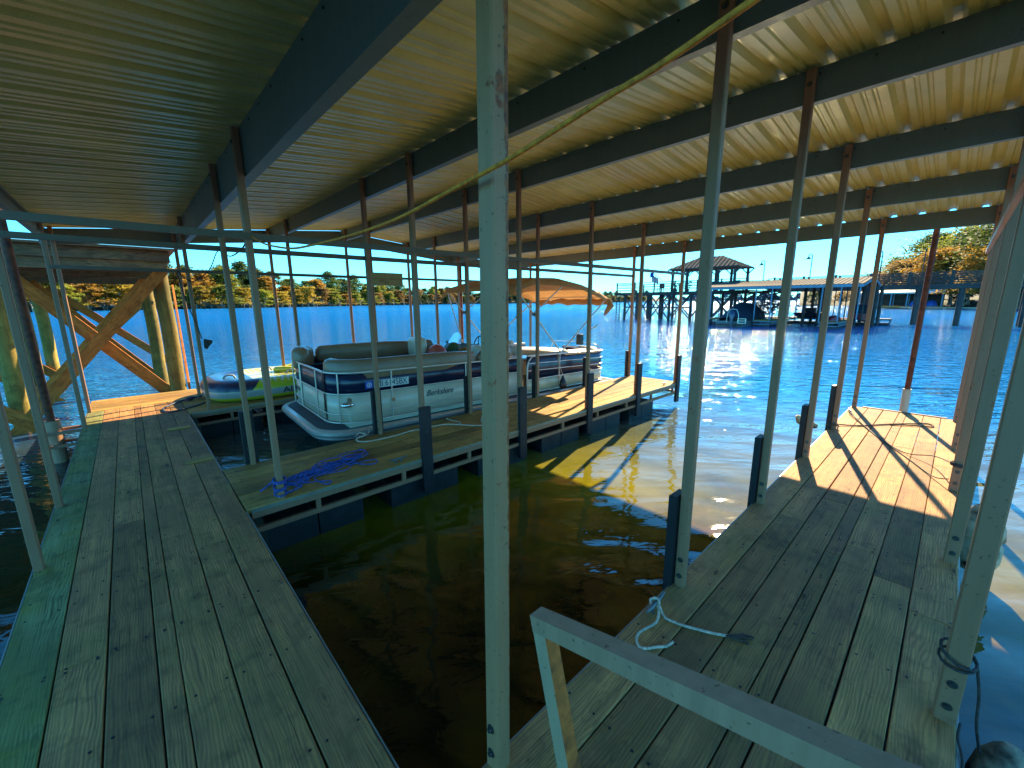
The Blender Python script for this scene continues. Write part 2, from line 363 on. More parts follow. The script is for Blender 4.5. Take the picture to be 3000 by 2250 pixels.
w.add([(-R,-R,WZ),(R,-R,WZ),(R,R,WZ),(-R,R,WZ)], [(0,1,2,3)])
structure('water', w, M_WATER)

# ------------------------------------------------------------------ roof
RX, RZ, RS = 3.85, 3.385, 0.0935
def zr(x): return RZ - RS*abs(x-RX)
XC = [0.81, 2.31, 3.85, 5.40, 6.93, 8.55]
EL, ER, YN, YF = -0.86, 8.68, -0.36, 9.98
def make_roof():
    t = thing('boat_dock_roof', 'ribbed metal roof on steel purlins over the boat slips, seen from below', 'roof', (RX, 4.8, 3.3))
    def prof():
        # one 0.915 m sheet: three major ribs 0.305 apart, two small ribs between each
        out = []
        for k in range(3):
            b = k*0.305
            for dy, dz in ((0.0,0.038),(0.020,0.038),(0.050,0.0),(0.108,0.0),(0.118,0.012),(0.134,0.012),(0.144,0.0),(0.178,0.0),(0.188,0.012),(0.204,0.012),(0.214,0.0),(0.258,0.0),(0.286,0.038)):
                out.append((b+dy, dz))
        out.append((0.932, 0.038)); return out
    P = prof()
    def sheet(xa, xb, y0, dz):
        mb = MB(); vs = []
        th = 0.0015
        ye = YF
        for x in (xa, xb):
            for dy, z in P: vs.append((x, min(y0+dy, ye), zr(x)+z+dz))
        for x in (xa, xb):
            for dy, z in P: vs.append((x, min(y0+dy, ye), zr(x)+z+dz+th))
        m = len(P); fs = []
        for k in range(m-1): fs.append((k, k+1, m+k+1, m+k)); fs.append((2*m+k, 3*m+k, 3*m+k+1, 2*m+k+1))
        mb.add(vs, fs); return mb
    y = YN; i = 0
    while y < YF-0.1:
        dz = 0.0022*(i % 2)
        part('roof_sheet', sheet(EL, RX, y, dz), M_ROOF, t, (0, y, 3.2)); part('roof_sheet', sheet(RX, ER, y, dz), M_ROOF, t, (6, y, 3.2))
        y += 0.915; i += 1
    rc = MB(); rc.sweep([(RX, YN-0.02), (RX, YF+0.02)], [(-0.2, zr(RX)+0.036-0.2*RS), (0, zr(RX)+0.045), (0.2, zr(RX)+0.036-0.2*RS), (0, zr(RX)+0.048)])
    part('ridge_cap', rc, M_ROOF, t)
    def channel(x, ztop, dep, fl, y0, y1, face=1):
        # C section with its web at x and flanges towards +X
        mb = MB(); q = 0.004; s_ = face
        pr = [(0,ztop),(fl,ztop),(fl,ztop-0.02),(fl-q,ztop-0.02),(fl-q,ztop-q),(q,ztop-q),(q,ztop-dep+q),(fl-q,ztop-dep+q),(fl-q,ztop-dep+0.02),(fl,ztop-dep+0.02),(fl,ztop-dep),(0,ztop-dep)]
        vs = [(x+a*s_, yy, z) for yy in (y0, y1) for a, z in pr]; m = len(pr)
        mb.add(vs, [(k, (k+1) % m, m+(k+1) % m, m+k) if s_ > 0 else (k, m+k, m+(k+1) % m, (k+1) % m) for k in range(m)] + [tuple(range(m)), tuple(range(2*m-1, m-1, -1))])
        return mb
    for i, x in enumerate(XC):
        dep = 0.36 if i == 0 else 0.225
        fl = 0.075 if i == 0 else 0.06
        sgn = 0.033
        p_ = part('purlin', channel(x+sgn, zr(x)-0.006, dep, fl, YN+0.01, YF-0.03), M_PURLIN, t, (x, 0, 3.1))
        fs = MB(); yy = 0.3
        while yy < 9.6:
            fs.tube([(x+sgn-0.006, yy, zr(x)-0.05), (x+sgn+0.002, yy, zr(x)-0.05)], 0.006, 6); yy += random.choice((0.305, 0.305, 0.61))
        part('purlin_screw', fs, M_SCREW, p_)['kind'] = 'stuff'
    part('eave_channel', channel(-0.80, zr(-0.8)-0.006, 0.2, 0.06, YN+0.01, YF-0.03), M_PURLIN, t, (-0.8, 0, 3))
    # rake channels along the slope at both gable ends
    for yy in (YF-0.02, YN-0.045):
        for xa, xb in ((-0.84, RX-0.002), (RX+0.002, 8.62)):
            mb = MB(); vs = []
            for x in (xa, xb):
                for yq, dz in ((0, 0), (0.05, 0), (0.05, -0.24), (0, -0.24)): vs.append((x, yy+yq, zr(x)-0.008+dz))
            mb.add(vs, [(0,1,2,3),(7,6,5,4),(0,4,5,1),(1,5,6,2),(2,6,7,3),(3,7,4,0)])
            part('rake_beam', mb, M_PURLIN, t)
    # tie bars between posts, along every post row but the open slip's right one
    for yy, xa, xb, z, w_, h_ in ((3.975, -1.6, 8.53, 2.285, 0.04, 0.05), (5.165, -1.6, 8.53, 2.30, 0.04, 0.05), (8.375, -0.66, 8.53, 2.265, 0.04, 0.05), (-0.148, 0.5, 8.56, 2.36, 0.03, 0.06)):
        mb = MB(); mb.beam((xa, yy, z), (xb, yy, z), w_, h_); part('tie_bar', mb, M_BAR if yy > 0 else M_POST, t, (xa, yy, z))
    return t
ROOF = make_roof()

# ------------------------------------------------------------------ docks
def planks(parent, mat, edges, a0, a1, along, joints, z=0.0, th=0.036, gap=0.006):
    """boards along 'x' or 'y' between a0 and a1; edges = widths' borders"""
    for i in range(len(edges)-1):
        lo, hi = edges[i], edges[i+1]
        cuts = [a0] + sorted(j for j in joints[i % len(joints)] if a0 < j < a1) + [a1]
        for a, b in zip(cuts, cuts[1:]):
            e = random.uniform(-0.0015, 0.0015); g = gap/2 + random.uniform(-0.0015, 0.0022)
            mid = (a+b)/2; c = (lo+hi)/2; L = (b-a)/2 - 0.0015; wd = (hi-lo)/2 - g
            mb = MB(); mb.box((-L, -wd, -th), (L, wd, e), 0.004)
            me = mb.mesh('plank'); me.materials.append(mat)
            o = bpy.data.objects.new('plank', me); COL.objects.link(o); o.parent = parent
            if along == 'x': p = Vector((mid, c, z))
            else: p = Vector((c, mid, z)); o.rotation_euler = (0, 0, pi/2)
            o.location = p - Vector(parent.location)
def screws(parent, edges, rows, along, z=0.0, jit=0.006):
    mb = MB()
    for r in rows:
        for i in range(len(edges)-1):
            lo, hi = edges[i], edges[i+1]
            for t_ in ((0.18, 0.82) if hi-lo > 0.12 else (0.5,)):
                for _ in range(1):
                    c = lo+(hi-lo)*t_ + random.uniform(-jit, jit); q = r + random.uniform(-jit*2, jit*2)
                    x, y = (q, c) if along == 'x' else (c, q)
                    rr = 0.0062; vs = [(x+rr*cos(k*pi/3), y+rr*sin(k*pi/3), z+0.0025) for k in range(6)] + [(x+rr*cos(k*pi/3), y+rr*sin(k*pi/3), z-0.002) for k in range(6)]
                    mb.add(vs, [(0,1,2,3,4,5)] + [(k, k+6, (k+1) % 6+6, (k+1) % 6) for k in range(6)])
    part('screw_heads', mb, M_SCREW, parent)['kind'] = 'stuff'
def bolts(post, pts, nrm):
    for p in pts:
        mb = MB(); n_ = Vector(nrm); p = Vector(p)
        mb.tube([p, p+n_*0.003], 0.017, 12); mb.tube([p+n_*0.003, p+n_*0.012], 0.0105, 6)
        part('bolt', mb, M_BOLT, post, p)
def post(parent, x, y, z1=None, wx=0.05, wy=0.06, mat=None, tx=0, ty=0, bolt=True, guard=0, label=None):
    z1 = zr(x)-0.02 if z1 is None else z1
    mb = MB(); mb.post(x, y, wx, wy, -0.05, z1, tx=tx, ty=ty)
    o = part('post', mb, mat or M_POST, parent, (x, y, 0))
    if label: o['label'] = label
    if bolt:
        bolts(o, [(x-wx/2, y, 0.075), (x-wx/2, y, 0.185)], (-1, 0, 0))
        bolts(o, [(x-wx/2+tx*0.9, y, z1-0.1)], (-1, 0, 0))
    if guard:
        g = MB(); yy = y + guard*(wy/2+0.028)
        g.box((x-0.065, yy-0.024, -0.42), (x+0.065, yy+0.024, 0.60), 0.004)
        gp = part('post_guard', g, M_GUARD, parent, (x, yy, 0))
        if guard < 0: bolts(gp, [(x, yy-0.024, 0.32), (x, yy-0.024, -0.2)], (0, -1, 0))
    return o
def dock_frame(parent, x0, x1, y0, y1, z=0.0, step=0.91):
    """steel side frame: upper rim, lower rail and short struts on all sides; black floats below"""
    loops = [((x0, y0), (x1, y0)), ((x1, y0), (x1, y1)), ((x1, y1), (x0, y1)), ((x0, y1), (x0, y0))]
    rim = MB(); low = MB()
    for (ax, ay), (bx, by) in loops:
        dx, dy = (bx-ax), (by-ay); L = sqrt(dx*dx+dy*dy); ux, uy = dx/L, dy/L; nx, ny = uy, -ux
        cx_, cy_ = nx*-0.02, ny*-0.02
        e = 0.041 if abs(dy) > abs(dx) else 0.0
        rim.beam((ax+cx_+ux*e, ay+cy_+uy*e, z-0.066), (bx+cx_-ux*e, by+cy_-uy*e, z-0.066), 0.04, 0.056)
        low.beam((ax+cx_+ux*e, ay+cy_+uy*e, z-0.215), (bx+cx_-ux*e, by+cy_-uy*e, z-0.215), 0.04, 0.045)
    part('rim_frame', rim, M_POST, parent); part('lower_rail', low, M_POST, parent)
    x = x0+0.55
    while x < x1-0.1:
        for yy in (y0+0.02, y1-0.02):
            s_ = MB(); s_.box((x-0.02, yy-0.018, z-0.192), (x+0.02, yy+0.018, z-0.095)); part('strut', s_, M_POST, parent, (x, yy, z-0.15))
        x += step
    x = x0+0.10; k = 0
    while x + 0.9 < x1:
        f = MB(); f.box((x, y0+0.06, z-0.62), (x+0.44, y1-0.06, z-0.24), 0.02); f.box((x+0.455, y0+0.06, z-0.62), (x+0.895, y1-0.06, z-0.24), 0.02)
        part('float_block', f, M_FLOAT, parent, (x, y0, z-0.4)); x += 1.22
def edge_trim(parent, x0, x1, y0, y1):
    for (a, b) in (((x0, y0), (x1, y0)), ((x0, y1), (x1, y1))):
        mb = MB(); s_ = 1 if a[1] == y1 else -1
        mb.box((a[0], a[1]-0.002 if s_ > 0 else a[1]-0.006, -0.037), (b[0], a[1]+0.006 if s_ > 0 else a[1]+0.002, -0.004)); part('edge_trim', mb, M_TRIM, parent)

XE = 8.66
# --- right finger (the camera stands at its near end)
RF = thing('finger_dock', 'weathered grey finger dock in front on the right, its far end in full sun', 'dock', (0.6, 0.4, 0), 'finger docks under the metal roof')
eR = [-0.235, -0.04, 0.142, 0.325, 0.414, 0.604, 0.790, 1.0]
jR = [[3.05, 6.1], [3.3, 7.0], [3.6, 6.6], [3.4], [4.35, 6.9], [3.75, 7.3], [5.1]]
planks(RF, M_DECK, eR, 0.525, XE, 'x', jR)
screws(RF, eR, [0.62+0.61*k for k in range(14)] + [3.02, 3.33, 3.63, 4.38, 7.03], 'x')
dock_frame(RF, 0.56, XE, -0.235, 1.0); edge_trim(RF, 0.56, XE, -0.235, 1.0)
post(RF, 0.815, 0.975, wx=0.066, wy=0.068, mat=M_POSTC, tx=0.022, ty=-0.012, label='nearest post, rust stained with two bolt holes')
for x in XC[1:]: post(RF, x, 0.955, guard=1 if x < 8 else 0, tx=0.0, ty=0.0)
for x in XC[1:]: post(RF, x, -0.195, wx=0.05, wy=0.07)
sp = MB(); sp.tube([(8.80, 0.38, -1.0), (8.80, 0.38, 3.3)], 0.036, 14)
so_ = part('anchor_pole', sp, M_RUST, RF); so_['label'] = 'rust red anchor pole in a cream sleeve'
sl = MB(); sl.tube([(8.80, 0.38, -0.4), (8.80, 0.38, 0.36)], 0.052, 14); part('pole_sleeve', sl, steel('chipped_sleeve', (0.5, 0.46, 0.34), rust=0.9), so_)
ke = MB(); ke.box((XE+0.002, -0.1, -0.03), (XE+0.03, 0.86, 0.012)); part('end_angle', ke, M_POST, RF)

# --- middle finger
MF = thing('finger_dock', 'middle finger dock between the open slip and the pontoon boat, blue rope lying on it', 'dock', (0.6, 4.6, 0), 'finger docks under the metal roof')
y0 = 3.95; eM = [y0, y0+0.187, y0+0.374, y0+0.561, y0+0.748, y0+0.935, y0+1.03, y0+1.22]
planks(MF, M_MID, eM, 0.525, XE, 'x', [[2.9, 5.8], [4.1, 7.7], [3.4, 6.2], [2.4, 5.2, 7.9], [4.7], [3.1, 6.7], [3.8, 7.2]])
screws(MF, eM, [0.62+0.61*k for k in range(14)], 'x')
dock_frame(MF, 0.56, XE, y0, y0+1.22); edge_trim(MF, 0.56, XE, y0, y0+1.22)
for i, x in enumerate(XC): post(MF, x, 4.0, guard=-1 if i else 0); post(MF, x, 5.135, guard=1)
# --- left finger and end deck
LF = thing('finger_dock', 'far left finger dock beyond the pontoon boat, carrying the inflatable tube', 'dock', (0.6, 9.0, 0), 'finger docks under the metal roof')
y0 = 8.36; eL = [y0, y0+0.187, y0+0.374, y0+0.561, y0+0.748, y0+0.935, y0+1.122, y0+1.31]
planks(LF, M_MID, eL, 0.525, XE, 'x', [[3.1, 6.0], [4.0, 7.7], [3.4, 6.2], [2.4, 5.2, 7.9], [4.7], [3.1, 6.7], [3.8]])
dock_frame(LF, 0.56, XE, y0, y0+1.31); edge_trim(LF, 0.56, XE, y0, y0+1.31)
for x in XC: post(LF, x, 8.41); post(LF, x, 9.64)
for px_ in (7.18, 9.6):
    sp = MB(); sp.tube([(px_, 9.9, -1.0), (px_, 9.9, 2.75)], 0.05, 12); o = part('anchor_pole', sp, M_RUST, LF)
# --- main walkway
WK = thing('walkway_dock', 'main wooden walkway in deep shade along the left, green algae on its outer board', 'dock', (0, 4, 0))
eW = [-0.70, -0.497, -0.313, -0.128, -0.044, 0.138, 0.325, 0.518]
M_GREEN = wood('algae_green_board', (0.36, 0.34, 0.12), (0.09, 0.09, 0.03), algae=(0.23, 0.19, 0.015), alg=0.8)
jW = [[4.9], [2.75, 6.6], [4.4, 8.2], [3.0, 5.6], [5.1, 8.4], [3.55, 6.9], [5.9]]
planks(WK, M_GREEN, eW[:2], -1.5, 9.66, 'y', jW[:1]); planks(WK, M_DECK, eW[1:], -1.5, 9.66, 'y', jW[1:])
screws(WK, eW, [0.3+0.61*k for k in range(16)] + [2.72, 3.52, 5.57, 6.57, 8.18], 'y')
wf = MB()
for xx in (-0.66, 0.50): wf.beam((xx, -1.5, -0.066), (xx, 9.64, -0.066), 0.04, 0.056)
part('rim_frame', wf, M_POST, WK)
wf = MB(); wf.beam((-0.66, -1.5, -0.215), (-0.66, 9.64, -0.215), 0.04, 0.045); wf.beam((0.50, 1.02, -0.215), (0.50, 3.93, -0.215), 0.04, 0.045); wf.beam((0.50, 5.19, -0.215), (0.50, 8.34, -0.215), 0.04, 0.045); part('lower_rail', wf, M_POST, WK)
for xx, s_ in ((-0.70, -1), (0.518, 1)):
    a, b = (-1.5, 9.66) if s_ < 0 else (1.008, 3.944)
    for a, b in ([(a, b)] if s_ < 0 else [(1.008, 3.944), (5.178, 8.35)]):
        mb = MB(); mb.box((min(xx, xx+s_*0.007), a, -0.037), (max(xx, xx+s_*0.007), b, -0.002)); part('edge_trim', mb, M_TRIM, WK)
for yy in (0.2, 2.9, 5.6, 7.4):
    f = MB(); f.box((-0.62, yy, -0.62), (0.44, yy+0.7, -0.24), 0.02); part('float_block', f, M_FLOAT, WK)
for yy in (0.955, 4.0, 5.2, 8.45, 9.66-0.03): post(WK, -0.67, yy, bolt=False)
patch = MB(); patch.box((0.26, 5.62, 0.002), (0.51, 5.76, 0.016), 0.003); patch.box((0.20, 7.35, 0.002), (0.46, 7.47, 0.016), 0.003)
part('patch_board', patch, M_MID, WK)
ED = thing('end_deck', 'sunlit end platform of boards laid crosswise past the shaded walkway', 'dock', (0, 10.3, 0))
eE = [9.675+0.187*i for i in range(7)]
planks(ED, M_MID, eE, -0.70, 3.4, 'x', [[1.5], [2.4], [0.9], [2.0]])
dock_frame(ED, -0.70, 3.4, 9.675, 9.675+1.122)
# rusted pole and its bracket on the left of the walkway
PL = thing('anchor_pole', 'tall rusted pole in a grey steel sleeve bracketed to the left side of the walkway', 'pole', (-1.0, 8.7, WZ))
sp = MB(); sp.tube([(-1.0, 8.7, -1.2), (-1.03, 8.7, 3.7)], 0.046, 16); part('pole', sp, M_RUST, PL)
sp = MB(); sp.tube([(-1.0, 8.7, -1.2), (-1.0, 8.7, 0.12)], 0.085, 18); part('sleeve', sp, M_RAIL, PL)
sp = MB()
for yy in (8.56, 8.84):
    for zz in (-0.05, -0.24): sp.beam((-1.09, yy, zz), (-0.705, yy, zz), 0.035, 0.04)
sp.beam((-1.1, 8.5, -0.05), (-1.1, 8.9, -0.05), 0.035, 0.04); sp.beam((-1.1, 8.5, -0.24), (-1.1, 8.9, -0.24), 0.035, 0.04)
part('bracket', sp, M_POST, PL)

# ------------------------------------------------------------------ gangway handrail in front
HR = thing('gangway_handrail', 'chipped grey square tube handrail in the foreground with a rusty leg', 'handrail', (0.76, 0.7, 0))
A = Vector((0.765, 0.70, 0.835)); dv = Vector((0, -0.970, 0.243)); lv = Vector((0, -0.243, -0.970))
mb = MB(); mb.beam(A - dv*0.025, A + dv*2.3, 0.05, 0.05, up=(0, 0.243, 0.97)); part('top_rail', mb, M_RAIL, HR)
mb = MB(); mb.beam(A + lv*0.0255, A + lv*0.86, 0.048, 0.048, up=(0, 0.97, -0.243)); 
M_LEG = steel('rusted_leg', (0.46, 0.29, 0.165), rust=0.0)
lg_ = part('leg', mb, M_LEG, HR, tuple(A)); lg_.data.materials.append(simple('rusted_leg_side', (0.60, 0.14, 0.016), 0.8, var=0.35, scale=16, bmp=0.4))
for f_ in lg_.data.polygons:
    if abs(f_.normal.y) > 0.8: f_.material_index = 1
mb = MB(); mb.beam(A + dv*1.3 + lv*0.0255, A + dv*1.3 + lv*0.95, 0.048, 0.048, up=(0, 0.97, -0.243)); part('leg', mb, M_LEG, HR)

# ------------------------------------------------------------------ pontoon boat
M_VINYL = simple('tan_vinyl', (0.27, 0.16, 0.09), 0.42, var=0.08, coat=0.15)
M_VINYL2 = simple('pale_vinyl', (0.62, 0.55, 0.40), 0.42, var=0.08, coat=0.15)
M_NAVY = simple('navy_panel', (0.006, 0.015, 0.045), 0.3, 0.0, var=0.1, coat=0.25)
M_SILVER = simple('silver_panel', (0.66, 0.52, 0.38), 0.4, 0.0, var=0.05, coat=0.4)
M_ALU = simple('brushed_rail', (0.66, 0.58, 0.50), 0.32, 0.6, var=0.05)
M_PONT = simple('pontoon_aluminium', (0.05, 0.08, 0.08), 0.35, 0.5, var=0.25)
M_DKGREY = simple('boat_deck_carpet', (0.10, 0.11, 0.11), 0.85, var=0.2, scale=30)
M_CHROME = simple('chrome', (0.75, 0.76, 0.74), 0.12, 0.95, var=0.03)
def canvas():
    m, n, p = newmat('orange_canvas'); c = ramp(n, noise(n, coords(n), 5, 4), [(0.3, (0.40, 0.20, 0.07)), (0.7, (0.52, 0.27, 0.10))])
    n.links.new(c, p.inputs['Base Color']); p.inputs['Roughness'].default_value = 0.8
    tr = N(n, 'ShaderNodeBsdfTranslucent'); n.links.new(c, tr.inputs['Color']); mx = N(n, 'ShaderNodeMixShader'); mx.inputs[0].default_value = 0.25
    out = n.nodes['Material Output']; n.links.new(p.outputs[0], mx.inputs[1]); n.links.new(tr.outputs[0], mx.inputs[2]); n.links.new(mx.outputs[0], out.inputs[0])
    bump(n, p, noise(n, coords(n), 9, 3), 0.4, 0.03)
    return m
M_CANVAS = canvas()
def rrect(x0, x1, y0, y1, rf, rr_, n=8):
    """closed outline, counter-clockwise from above: front (x0) corners radius rf, rear corners rr_"""
    P = []
    for cx_, cy_, r, a0 in ((x0+rf, y0+rf, rf, 180), (x1-rr_, y0+rr_, rr_, 270), (x1-rr_, y1-rr_, rr_, 0), (x0+rf, y1-rf, rf, 90)):
        for k in range(n+1): a = radians(a0+90*k/n); P.append((cx_+r*cos(a), cy_+r*sin(a)))
    return P
def strip(path, zl, zh, th=0.012):
    mb = MB(); vs = []; P = [Vector(p) for p in path]; n = len(P)
    for i, p in enumerate(P):
        d = (P[min(i+1, n-1)]-P[max(i-1, 0)]).normalized(); nn = Vector((-d.y, d.x))*th
        a, b_ = zl(p.x), zh(p.x)
        vs += [(p.x, p.y, a), (p.x, p.y, b_), (p.x+nn.x, p.y+nn.y, b_), (p.x+nn.x, p.y+nn.y, a)]
    fs = [(4*i+k, 4*i+4+k, 4*i+4+(k+1) % 4, 4*i+(k+1) % 4) for i in range(n-1) for k in range(4)]
    mb.add(vs, fs, True); mb.add(vs[:4], [(0,1,2,3)]); mb.add(vs[-4:], [(3,2,1,0)]); return mb
def bolster(path, r, zc, sx=1.0, sz=1.0, seg=10):
    mb = MB(); pr = []
    for k in range(seg):
        a = 2*pi*k/seg; ca, sa = cos(a), sin(a); e = 0.62
        pr.append((math.copysign(abs(ca)**e, ca)*r*sx, zc+math.copysign(abs(sa)**e, sa)*r*sz))
    P = [Vector(p) for p in path]; d0 = (P[1]-P[0]).normalized(); d1 = (P[-1]-P[-2]).normalized()
    vs = []; n = len(P); ring = []
    pts = [(P[0], 0.0, -0.0), (P[0]+d0*0.02, 0.55, 0), (P[0]+d0*0.07, 0.9, 0)] + [(p, 1.0, 0) for p in P[1:-1]] + [(P[-1]-d1*0.07, 0.9, 0), (P[-1]-d1*0.02, 0.55, 0), (P[-1], 0.0, 0)]
    for i, (p, s_, _) in enumerate(pts):
        a = pts[max(i-1, 0)][0]; b_ = pts[min(i+1, len(pts)-1)][0]; d = (b_-a).normalized(); nn = Vector((-d.y, d.x))
        s_ = max(s_, 0.3)
        for o, z in pr: q = p + nn*o*s_; vs.append((q.x, q.y, zc+(z-zc)*s_))
    m = len(pr); K = len(pts)
    mb.add(vs, [(i*m+k, i*m+(k+1) % m, (i+1)*m+(k+1) % m, (i+1)*m+k) for i in range(K-1) for k in range(m)] + [tuple(range(m-1,-1,-1)), tuple(range((K-1)*m, K*m))], True)
    return mb
def lp(name, mb, mat, parent, label=None):
    o = part(name, mb, mat, parent, local=True)
    if label: o['label'] = label
    return o
BT = thing('pontoon_boat', 'pontoon boat with navy and silver side panels, tan seats and an open orange canopy', 'boat', (1.80, 6.78, 0.015), rot=(0, radians(0.7), radians(-2.2)))
BT.scale = (1, 0.96, 1)
HW = 1.32
dk = MB(); out = rrect(-0.07, 6.45, -HW, HW, 0.5, 0.15); dk.poly(out, -0.06, 0.0); lp('deck', dk, M_DKGREY, BT)
rb = MB(); rb.sweep(out, [(-0.03, -0.075), (-0.045, -0.05), (-0.045, -0.01), (-0.02, 0.012), (0.05, 0.012), (0.05, 0.002), (0.0, -0.002), (0.0, -0.075)], closed=True, smooth=False); lp('rub_rail', rb, M_ALU, BT)
rb = MB(); rb.sweep(rrect(-0.05, 6.43, -HW+0.02, HW-0.02, 0.49, 0.15), [(-0.02, -0.12), (-0.02, -0.09), (0.02, -0.085), (0.02, -0.125)], closed=True); lp('lower_skirt', rb, M_ALU, BT)
for sy in (-1, 1):
    pt = MB(); yc = sy*0.93
    zc = -0.33; pts = [(-0.02, yc, zc+0.24), (0.02, yc, zc+0.22), (0.16, yc, zc+0.15), (0.42, yc, zc+0.07), (0.8, yc, zc+0.01), (1.2, yc, zc), (6.3, yc, zc), (6.42, yc, zc)]
    pt.tube(pts, [0.03, 0.08, 0.16, 0.24, 0.29, 0.31, 0.31, 0.24], 18); o = lp('pontoon', pt, M_PONT, BT)
    ey = MB(); ey.tube([(-0.05+0.035*cos(a), yc, zc+0.27+0.035*sin(a)) for a in [2*pi*k/10 for k in range(11)]], 0.008, 6); lp('bow_eye', ey, M_ALU, o)
# front fence
FP = rrect(0.14, 6.20, -1.22, 1.22, 0.46, 0.30, 8)
# index: 0..8 near front corner, 9..17 near rear, 18..26 far rear, 27..35 far front
near_front = [FP[i] for i in range(0, 9)] + [(x/10, -1.22) for x in range(7, 36, 2)]
nf = [(0.14, 0.42)] + [(0.14, 0.2), (0.14, 0.0), (0.14, -0.35), (0.14, -0.7), (0.14, -0.85)] + near_front
far_front = [(x/10, 1.22) for x in range(58, 6, -3)] + [FP[i] for i in range(27, 36)] + [(0.14, 0.7), (0.14, 0.46)]
top = lambda x: 0.79 - 0.012*max(0, x-0.5)
def fence(path, nm, a=lambda x: 0.50, lo=lambda x: 0.09):
    f = lp('silver_panel', strip(path, lo, lambda x: 0.485), M_SILVER, BT)
    g = lp('navy_panel', strip(path, lambda x: 0.487, lambda x: top(x)-0.015), M_NAVY, BT)
    for z, r in ((lambda x: top(x), 0.017), (lambda x: 0.488, 0.012), (lambda x: 0.20, 0.010), (lambda x: 0.075, 0.012)):
        mb = MB(); mb.tube([(p[0]+(-0.012 if p[0] < 0.3 else 0), p[1]-0.012*(1 if p[1] < 0 else -1), z(p[0])) for p in path], r, 8); lp('rail', mb, M_ALU, BT)
fence(nf, 'near'); fence(far_front, 'far')
for x, y in ((0.135, 0.42), (0.135, 0.46), (0.135, -0.46), (0.135, 0.92), (0.25, -1.10), (0.98, -1.235), (2.30, -1.235), (3.50, -1.235)):
    mb = MB(); mb.tube([(x-0.01, y, 0.07), (x-0.01, y, top(x)-0.01)], 0.011, 6); lp('upright', mb, M_ALU, BT)
# rear fence: three rails over navy, cream lower panel
M_CREAM = simple('cream_panel', (0.62, 0.54, 0.33), 0.4, 0.0, var=0.08, coat=0.3)
nr = [(x/10, -1.22) for x in range(37, 58, 2)] + [FP[i] for i in range(9, 18)] + [(6.2, -0.4), (6.2, 0.2)]
topr = lambda x: 0.77 - 0.025*max(0, x-3.7)
lp('navy_panel', strip(nr, lambda x: 0.30, lambda x: topr(x)-0.02), M_NAVY, BT); lp('cream_panel', strip(nr, lambda x: 0.03, lambda x: 0.298), M_CREAM, BT)
for z, r in ((lambda x: topr(x), 0.018), (lambda x: topr(x)-0.15, 0.011), (lambda x: topr(x)-0.29, 0.011), (lambda x: 0.30, 0.012), (lambda x: 0.05, 0.012)):
    mb = MB(); mb.tube([(p[0]+(0.012 if p[0] > 6.1 else 0), p[1]-0.014, z(p[0])) for p in nr], r, 8); lp('rail', mb, M_ALU, BT)
mb = MB(); mb.tube([(3.70, -1.235, 0.05), (3.70, -1.235, 0.55), (3.73, -1.235, 0.67), (3.82, -1.235, 0.75), (3.95, -1.235, topr(3.9))], 0.017, 8); lp('rail', mb, M_ALU, BT)
for x, y in ((4.6, -1.238), (6.0, -1.16), (6.215, -0.7)):
    mb = MB(); mb.tube([(x, y, 0.05), (x, y, topr(x)-0.01)], 0.011, 6); lp('upright', mb, M_ALU, BT)
# seats
def seatbox(x0, x1, y0, y1):
    mb = MB(); mb.box((x0, y0, 0.0), (x1, y1, 0.34)); lp('seat_base', mb, M_VINYL2, BT)
    mb = MB(); mb.box((x0-0.01, y0-0.01, 0.342), (x1+0.01, y1+0.01, 0.46), 0.04); lp('seat_cushion', mb, M_VINYL, BT)
seatbox(0.35, 2.95, -1.16, -0.55); seatbox(0.35, 3.0, 0.55, 1.16); seatbox(4.4, 5.9, -1.15, -0.5); seatbox(5.3, 6.05, -0.45, 1.1)
nb = [(0.28, -0.60), (0.28, -0.74)] + [(0.62+0.34*cos(radians(a)), -0.78+0.34*sin(radians(a))) for a in (190, 210, 230, 250, 270)] + [(0.9, -1.12), (1.4, -1.12), (1.9, -1.12), (2.55, -1.12)]
lp('backrest', bolster(nb, 0.115, 0.80, 0.95, 1.45, 12), M_VINYL, BT)
lp('backrest', bolster([(2.60, -1.12), (2.9, -1.12), (3.15, -1.10), (3.42, -1.04)], 0.105, 0.80, 1.0, 1.35, 12), M_VINYL, BT)
lp('backrest', bolster([(0.22, 0.55), (0.22, 0.75), (0.26, 0.9), (0.36, 1.04), (0.5, 1.12)], 0.13, 0.83, 1.0, 1.5, 14), M_VINYL, BT)
lp('backrest', bolster([(0.56, 1.12), (1.2, 1.12), (1.9, 1.12), (2.5, 1.12)], 0.115, 0.84, 0.95, 1.45, 12), M_VINYL, BT)
lp('backrest', bolster([(2.55, 1.12), (2.75, 1.1), (2.95, 1.06)], 0.115, 0.84, 1.0, 1.45, 12), M_VINYL, BT)
lp('backrest', bolster([(2.35, 0.35), (2.38, 0.6), (2.35, 0.95)], 0.13, 0.88, 0.8, 1.7, 14), M_VINYL2, BT)
# captain chairs
for cx_, cy_ in ((3.05, -0.1), (4.35, 0.55)):
    mb = MB(); mb.tube([(cx_, cy_, 0), (cx_, cy_, 0.36)], 0.05, 10); lp('seat_pedestal', mb, M_ALU, BT)
    mb = MB(); mb.box((cx_-0.26, cy_-0.26, 0.362), (cx_+0.26, cy_+0.26, 0.50), 0.05); lp('seat_cushion', mb, M_VINYL2, BT)
    lp('backrest', bolster([(cx_+0.24, cy_-0.27), (cx_+0.28, cy_), (cx_+0.24, cy_+0.27)], 0.10, 0.72, 1.0, 2.1, 14), M_VINYL2, BT)
